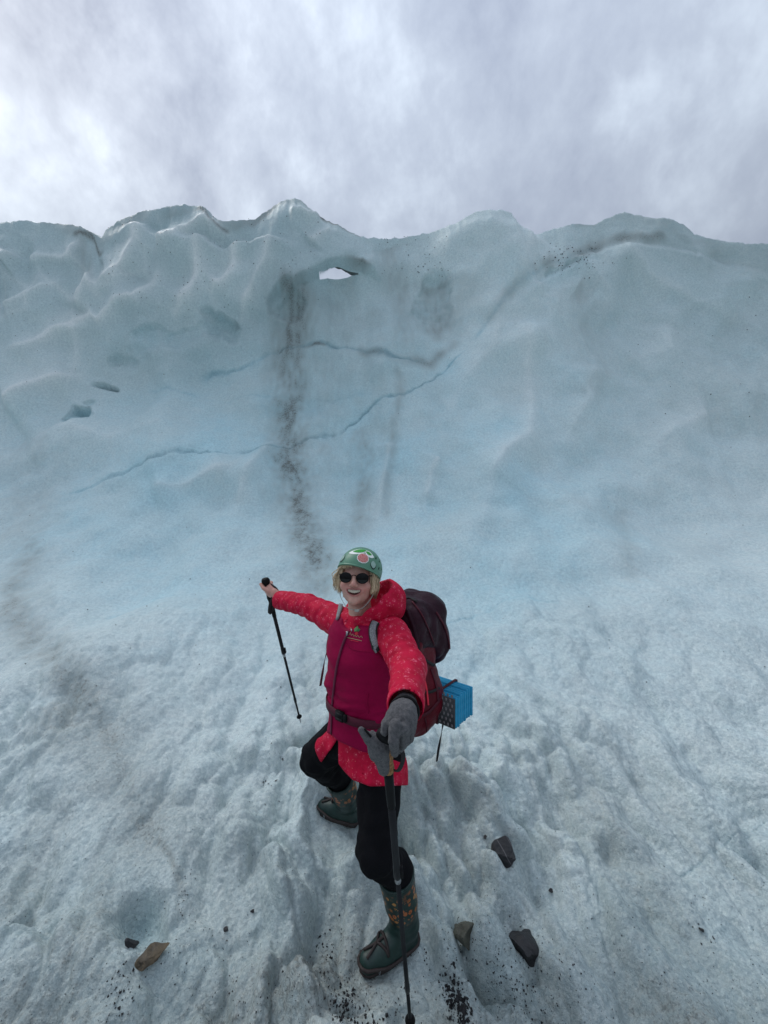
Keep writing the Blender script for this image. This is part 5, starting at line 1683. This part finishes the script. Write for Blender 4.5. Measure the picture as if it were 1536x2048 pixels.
# dark silvered face with raised dimples
M_PADFACE = (lambda t: t.fin(t.mix(t.rng(t.noise(300, 3), .35, .65), (0.022, 0.022, 0.026), (0.05, 0.05, 0.055)), 0.55))(MT('dark_coated_foam'))
M_PADDOT = plain('silver_dimple', (0.20, 0.19, 0.20), 0.4, 0.2, 120)
mk('coated_face', boxvf(E0 - LF * PLEN / 2 - BK * 0.006, np.array([PLEN / 2, 0.003, PH / 2 - 0.001]), np.stack([LF, BK, UP], 1)), M_PADFACE, pad)
dots = []
for i in range(16):
    for j in range(7):
        c_ = E0 - LF * (0.014 + i * 0.0225 + (0.011 if j % 2 else 0)) - BK * 0.009 + UP * (-PH / 2 + 0.014 + j * 0.0235)
        ring = [c_ + 0.0062 * math.cos(a) * LF + 0.0085 * math.sin(a) * UP for a in np.linspace(0, 2 * math.pi, 8, endpoint=False)]
        dots.append((ring + [c_ - BK * 0.0045], [(k_, (k_ + 1) % 8, 8) for k_ in range(8)]))
mk('dimples', join(*dots), M_PADDOT, pad, kind='stuff')
for s_ in (0.10, 0.26):
    hx = PH / 2 + 0.004; tt = NP_ * TH + 0.004
    c0 = E0 - LF * s_
    lp_ = [c0 + BK * (-0.012) + UP * hx, c0 + BK * tt + UP * hx, c0 + BK * tt - UP * hx, c0 - BK * 0.012 - UP * hx, c0 - BK * 0.012 + UP * hx]
    pp, nn = [], []
    for i in range(4):
        for k in np.linspace(0, 1, 6, endpoint=False):
            pp.append(lp_[i] * (1 - k) + lp_[i + 1] * k)
    pp.append(lp_[4])
    cc = c0 + BK * tt / 2
    nn = [(p - cc) for p in pp]
    mk('binding_strap', ribbon(pp, nn, 0.016, 0.002), M_MAROONWEB, pad)

# ================================================================== STONES AND GRIT
SV = SURF[0].reshape(SURF[1], SURF[2], 3)[:S[0]]
_sy = np.maximum(SV[..., 1], 0.2)
_spx = 768 + SV[..., 0] / _sy * 768; _spy = 1024 + (HC - SV[..., 2]) / _sy * 768
_sel = (SV[..., 1] > 1.1) & (_spy > 380) & (_spx > -60) & (_spx < 1600) & (_spy < 2120)
CELL = 6
_gx2 = np.clip((_spx[_sel] + 60) / CELL, 0, 300).astype(int); _gy2 = np.clip((_spy[_sel] - 380) / CELL, 0, 300).astype(int)
LOOK = {}
_pts = SV[_sel]
for i_, (a_, b_) in enumerate(zip(_gx2.tolist(), _gy2.tolist())):
    k_ = (a_, b_)
    if k_ not in LOOK or _pts[i_, 1] < _pts[LOOK[k_], 1]: LOOK[k_] = i_


def on_ice(px_, py_):
    a_, b_ = int((px_ + 60) / CELL), int((py_ - 380) / CELL)
    for r in range(4):
        for da in range(-r, r + 1):
            for db in range(-r, r + 1):
                if (a_ + da, b_ + db) in LOOK:
                    return _pts[LOOK[(a_ + da, b_ + db)]].astype(float)
    return None


def stone_mesh(name, seed, size, flat, cuts=13):
    """angular stone: a fine ball cut by random planes, then worn"""
    r_ = np.random.default_rng(seed)
    bm = bmesh.new(); bmesh.ops.create_icosphere(bm, subdivisions=4, radius=1.0)
    co = np.array([v.co[:] for v in bm.verts])
    for _ in range(cuts):
        n_ = r_.normal(size=3); n_ /= np.linalg.norm(n_); d0 = r_.uniform(0.48, 0.85)
        e_ = np.maximum(co @ n_ - d0, 0); co -= e_[:, None] * n_
    co *= np.array([size[0], size[1], size[2]])
    s_ = max(size)
    co += (0.11 * s_ * perlin(co / s_ * 2.2 + seed) + 0.05 * s_ * np.abs(perlin(co / s_ * 5 + seed)) + 0.022 * s_ * perlin(co / s_ * 12 + seed))[:, None] * (co / (np.linalg.norm(co, axis=1, keepdims=True) + 1e-6))
    for v, c_ in zip(bm.verts, co): v.co = c_
    me_ = bpy.data.meshes.new(name); bm.to_mesh(me_); bm.free()
    return me_


def m_stone(name, c1, c2, vein=None):
    t = MT(name)
    n_ = t.noise(22, 6, 0.65); f_ = t.noise(140, 4, 0.7)
    c = t.mix(t.rng(n_, .35, .65), c1, c2)
    c = t.mix(t.rng(f_, .55, .75, 0, .5), c, tuple(min(1, x * 2.2) for x in c2))
    if vein:
        w = t.n.new('ShaderNodeTexWave'); w.inputs['Scale'].default_value = 7; w.inputs['Distortion'].default_value = 1.5
        t.l.new(t.mapping((1, 1, 1), vein), w.inputs['Vector'])
        c = t.mix(t.rng(w.outputs['Fac'], .985, 0.998, 0, .6), c, (0.20, 0.19, 0.20))
    return t.fin(c, t.rng(n_, .3, .7, .45, .75), t.bump(t.math('ADD', n_, t.math('MULTIPLY', f_, .4)), 0.6, 0.01))


MS_VEIN = m_stone('veined_slate', (0.010, 0.010, 0.012), (0.028, 0.028, 0.031), (0.3, 0.8, 0.2))
MS_DARK = m_stone('dark_slate', (0.010, 0.010, 0.012), (0.028, 0.027, 0.029))
MS_OLIVE = m_stone('olive_grey_stone', (0.055, 0.055, 0.042), (0.12, 0.12, 0.09))
MS_BROWN = m_stone('brown_slab', (0.040, 0.030, 0.019), (0.10, 0.074, 0.042))
for (px_, py_, size, rot, mat, seed, lbl, sink) in (
        (1002, 1716, (0.092, 0.066, 0.100), (0.3, 0.2, 0.4), MS_VEIN, 4, 'dark angular slate stone standing in the ice right of the front leg', 0.45),
        (1046, 1886, (0.130, 0.096, 0.060), (0.2, 0.5, 0.9), MS_DARK, 12, 'largest dark slate stone, lying lower right of the front boot', 0.45),
        (934, 1872, (0.058, 0.060, 0.066), (0.1, 0.3, 0.2), MS_OLIVE, 23, 'olive grey stone between the front boot and the largest slate', 0.45),
        (297, 1910, (0.080, 0.040, 0.020), (0.15, -0.15, 0.72), MS_BROWN, 31, 'brown stone slab wedged in the blue ice hollow at lower left', 0.3),
        (264, 1888, (0.036, 0.022, 0.014), (0.2, 0.9, 0.2), MS_DARK, 37, 'small dark stone chip beside the brown slab in the ice hollow', 0.0),
        (970, 1673, (0.011, 0.010, 0.011), (0.3, 0.1, 0), MS_DARK, 41, 'small brown-black stone just above the upright slate stone', 0.1),
        (1103, 1780, (0.026, 0.010, 0.007), (0.1, 0.25, 0.2), MS_DARK, 43, 'thin dark stone sliver on the ice at middle right', 0.1),
        (1398, 1856, (0.022, 0.010, 0.007), (0.1, 0.6, 0.8), MS_DARK, 47, 'thin dark stone chip on the far right of the slope', 0.1),
        (454, 1856, (0.012, 0.010, 0.008), (0.4, 0.1, 0.2), MS_DARK, 53, 'small black pebble right of the ice hollow', 0.1),
        (507, 1822, (0.010, 0.008, 0.007), (0.4, 0.1, 0.2), MS_DARK, 59, 'small black pebble on the grey ice left of the front boot', 0.1)):
    p = on_ice(px_, py_)
    if p is None: continue
    o = obj('stone', stone_mesh('stone', seed, size, 1), mat, None, label=lbl, cat='stone', group='stones lying on the ice')
    o.location = p + np.array([0, 0, size[2] * (0.5 - sink)]); o.rotation_euler = rot

# grit: thousands of tiny dark chips lying on the ice
gr = np.random.default_rng(21)
spots = []
def cluster(cx, cy, sx, sy, n, s0, s1, rot=0.0):
    for _ in range(n):
        a, b = gr.normal() * sx, gr.normal() * sy
        spots.append((cx + a * math.cos(rot) - b * math.sin(rot), cy + a * math.sin(rot) + b * math.cos(rot), 0.6 * s0 * (1.5 * s1 / (0.6 * s0)) ** (gr.random() ** 2.2)))
cluster(912, 2005, 13, 32, 520, .0022, .0075, -0.3); cluster(690, 2000, 16, 22, 220, .0022, .0065); cluster(655, 1900, 9, 40, 60, .002, .005, .2); cluster(640, 1880, 5, 14, 18, .003, .006)
cluster(735, 2035, 30, 14, 70, .002, .006); cluster(1020, 1960, 20, 60, 200, .0015, .004, -0.5); cluster(1070, 2000, 40, 60, 160, .0015, .004, -.5); cluster(760, 1960, 110, 60, 420, .0013, .0035)
cluster(950, 1930, 110, 60, 420, .0013, .0035); cluster(1000, 1900, 60, 40, 200, .0012, .003); cluster(235, 1990, 14, 46, 60, .002, .005, .35); cluster(262, 1965, 14, 34, 45, .002, .006, .4)
cluster(560, 1980, 120, 60, 260, .0012, .0032); cluster(395, 1900, 60, 60, 160, .0012, .003); cluster(368, 1800, 6, 40, 80, .0013, .003, -.15); cluster(238, 1540, 8, 50, 90, .0014, .003)
cluster(545, 1560, 12, 40, 70, .0016, .005, .3); cluster(1150, 1900, 120, 70, 220, .0012, .003); cluster(1400, 1830, 14, 40, 40, .0014, .004, -.3); cluster(1010, 1700, 26, 24, 30, .0014, .0035); cluster(938, 1880, 20, 20, 40, .0014, .0035); cluster(1046, 1890, 34, 24, 60, .0014, .004)
cluster(300, 1895, 34, 22, 45, .0018, .0045); cluster(270, 1870, 12, 18, 22, .002, .005)
for _ in range(4200):
    spots.append((gr.uniform(0, 1536), gr.uniform(1450, 2080), 0.0007 * 4.5 ** (gr.random() ** 2)))
Vg, Fg = [], []
base = np.array([(1, 0, -0.7), (-0.5, 0.87, -0.7), (-0.5, -0.87, -0.7), (0.2, 0.1, 1), (-.9, .1, .3)])
def chips(spots_):
    for (x_, y_, s_) in spots_:
        p = on_ice(x_, y_)
        if p is None: continue
        p = p + np.array([gr.normal() * .004, gr.normal() * .004, s_ * 0.25]) * (p[1] / 1.6)
        R_ = np.linalg.qr(gr.normal(size=(3, 3)))[0]
        o_ = len(Vg)
        for b_ in base: Vg.append(p + R_ @ (b_ * s_ * np.array([1.0, gr.uniform(.5, 1), gr.uniform(.5, .9)])))
        Fg.extend([(o_, o_ + 1, o_ + 3), (o_ + 1, o_ + 4, o_ + 3), (o_ + 4, o_ + 2, o_ + 3), (o_ + 2, o_, o_ + 3), (o_, o_ + 2, o_ + 1), (o_ + 2, o_ + 4, o_ + 1)])
chips(spots)
# sparse specks on the wall
wsp = [(gr.uniform(200, 640), gr.uniform(430, 640), gr.uniform(.005, .013)) for _ in range(240)] + [(gr.uniform(0, 330), gr.uniform(460, 760), gr.uniform(.005, .011)) for _ in range(70)]
wsp += [(gr.uniform(1250, 1536), gr.uniform(600, 860), gr.uniform(.006, .014)) for _ in range(36)] + [(gr.uniform(760, 900), gr.uniform(470, 560), gr.uniform(.006, .014)) for _ in range(110)]
wsp += [(gr.normal() * 40 + 1140, gr.normal() * 18 + 520, gr.uniform(.006, .016)) for _ in range(130)] + [(gr.uniform(0, 1536), gr.uniform(500, 1400), gr.uniform(.004, .008)) for _ in range(160)]
chips(wsp)
mk('grit', (Vg, Fg), plain('dark_grit', (0.018, 0.018, 0.020), 0.6), None, smooth=False, fix=False, kind='stuff', label='scattered dark rock grit lying on the ice', cat='grit')
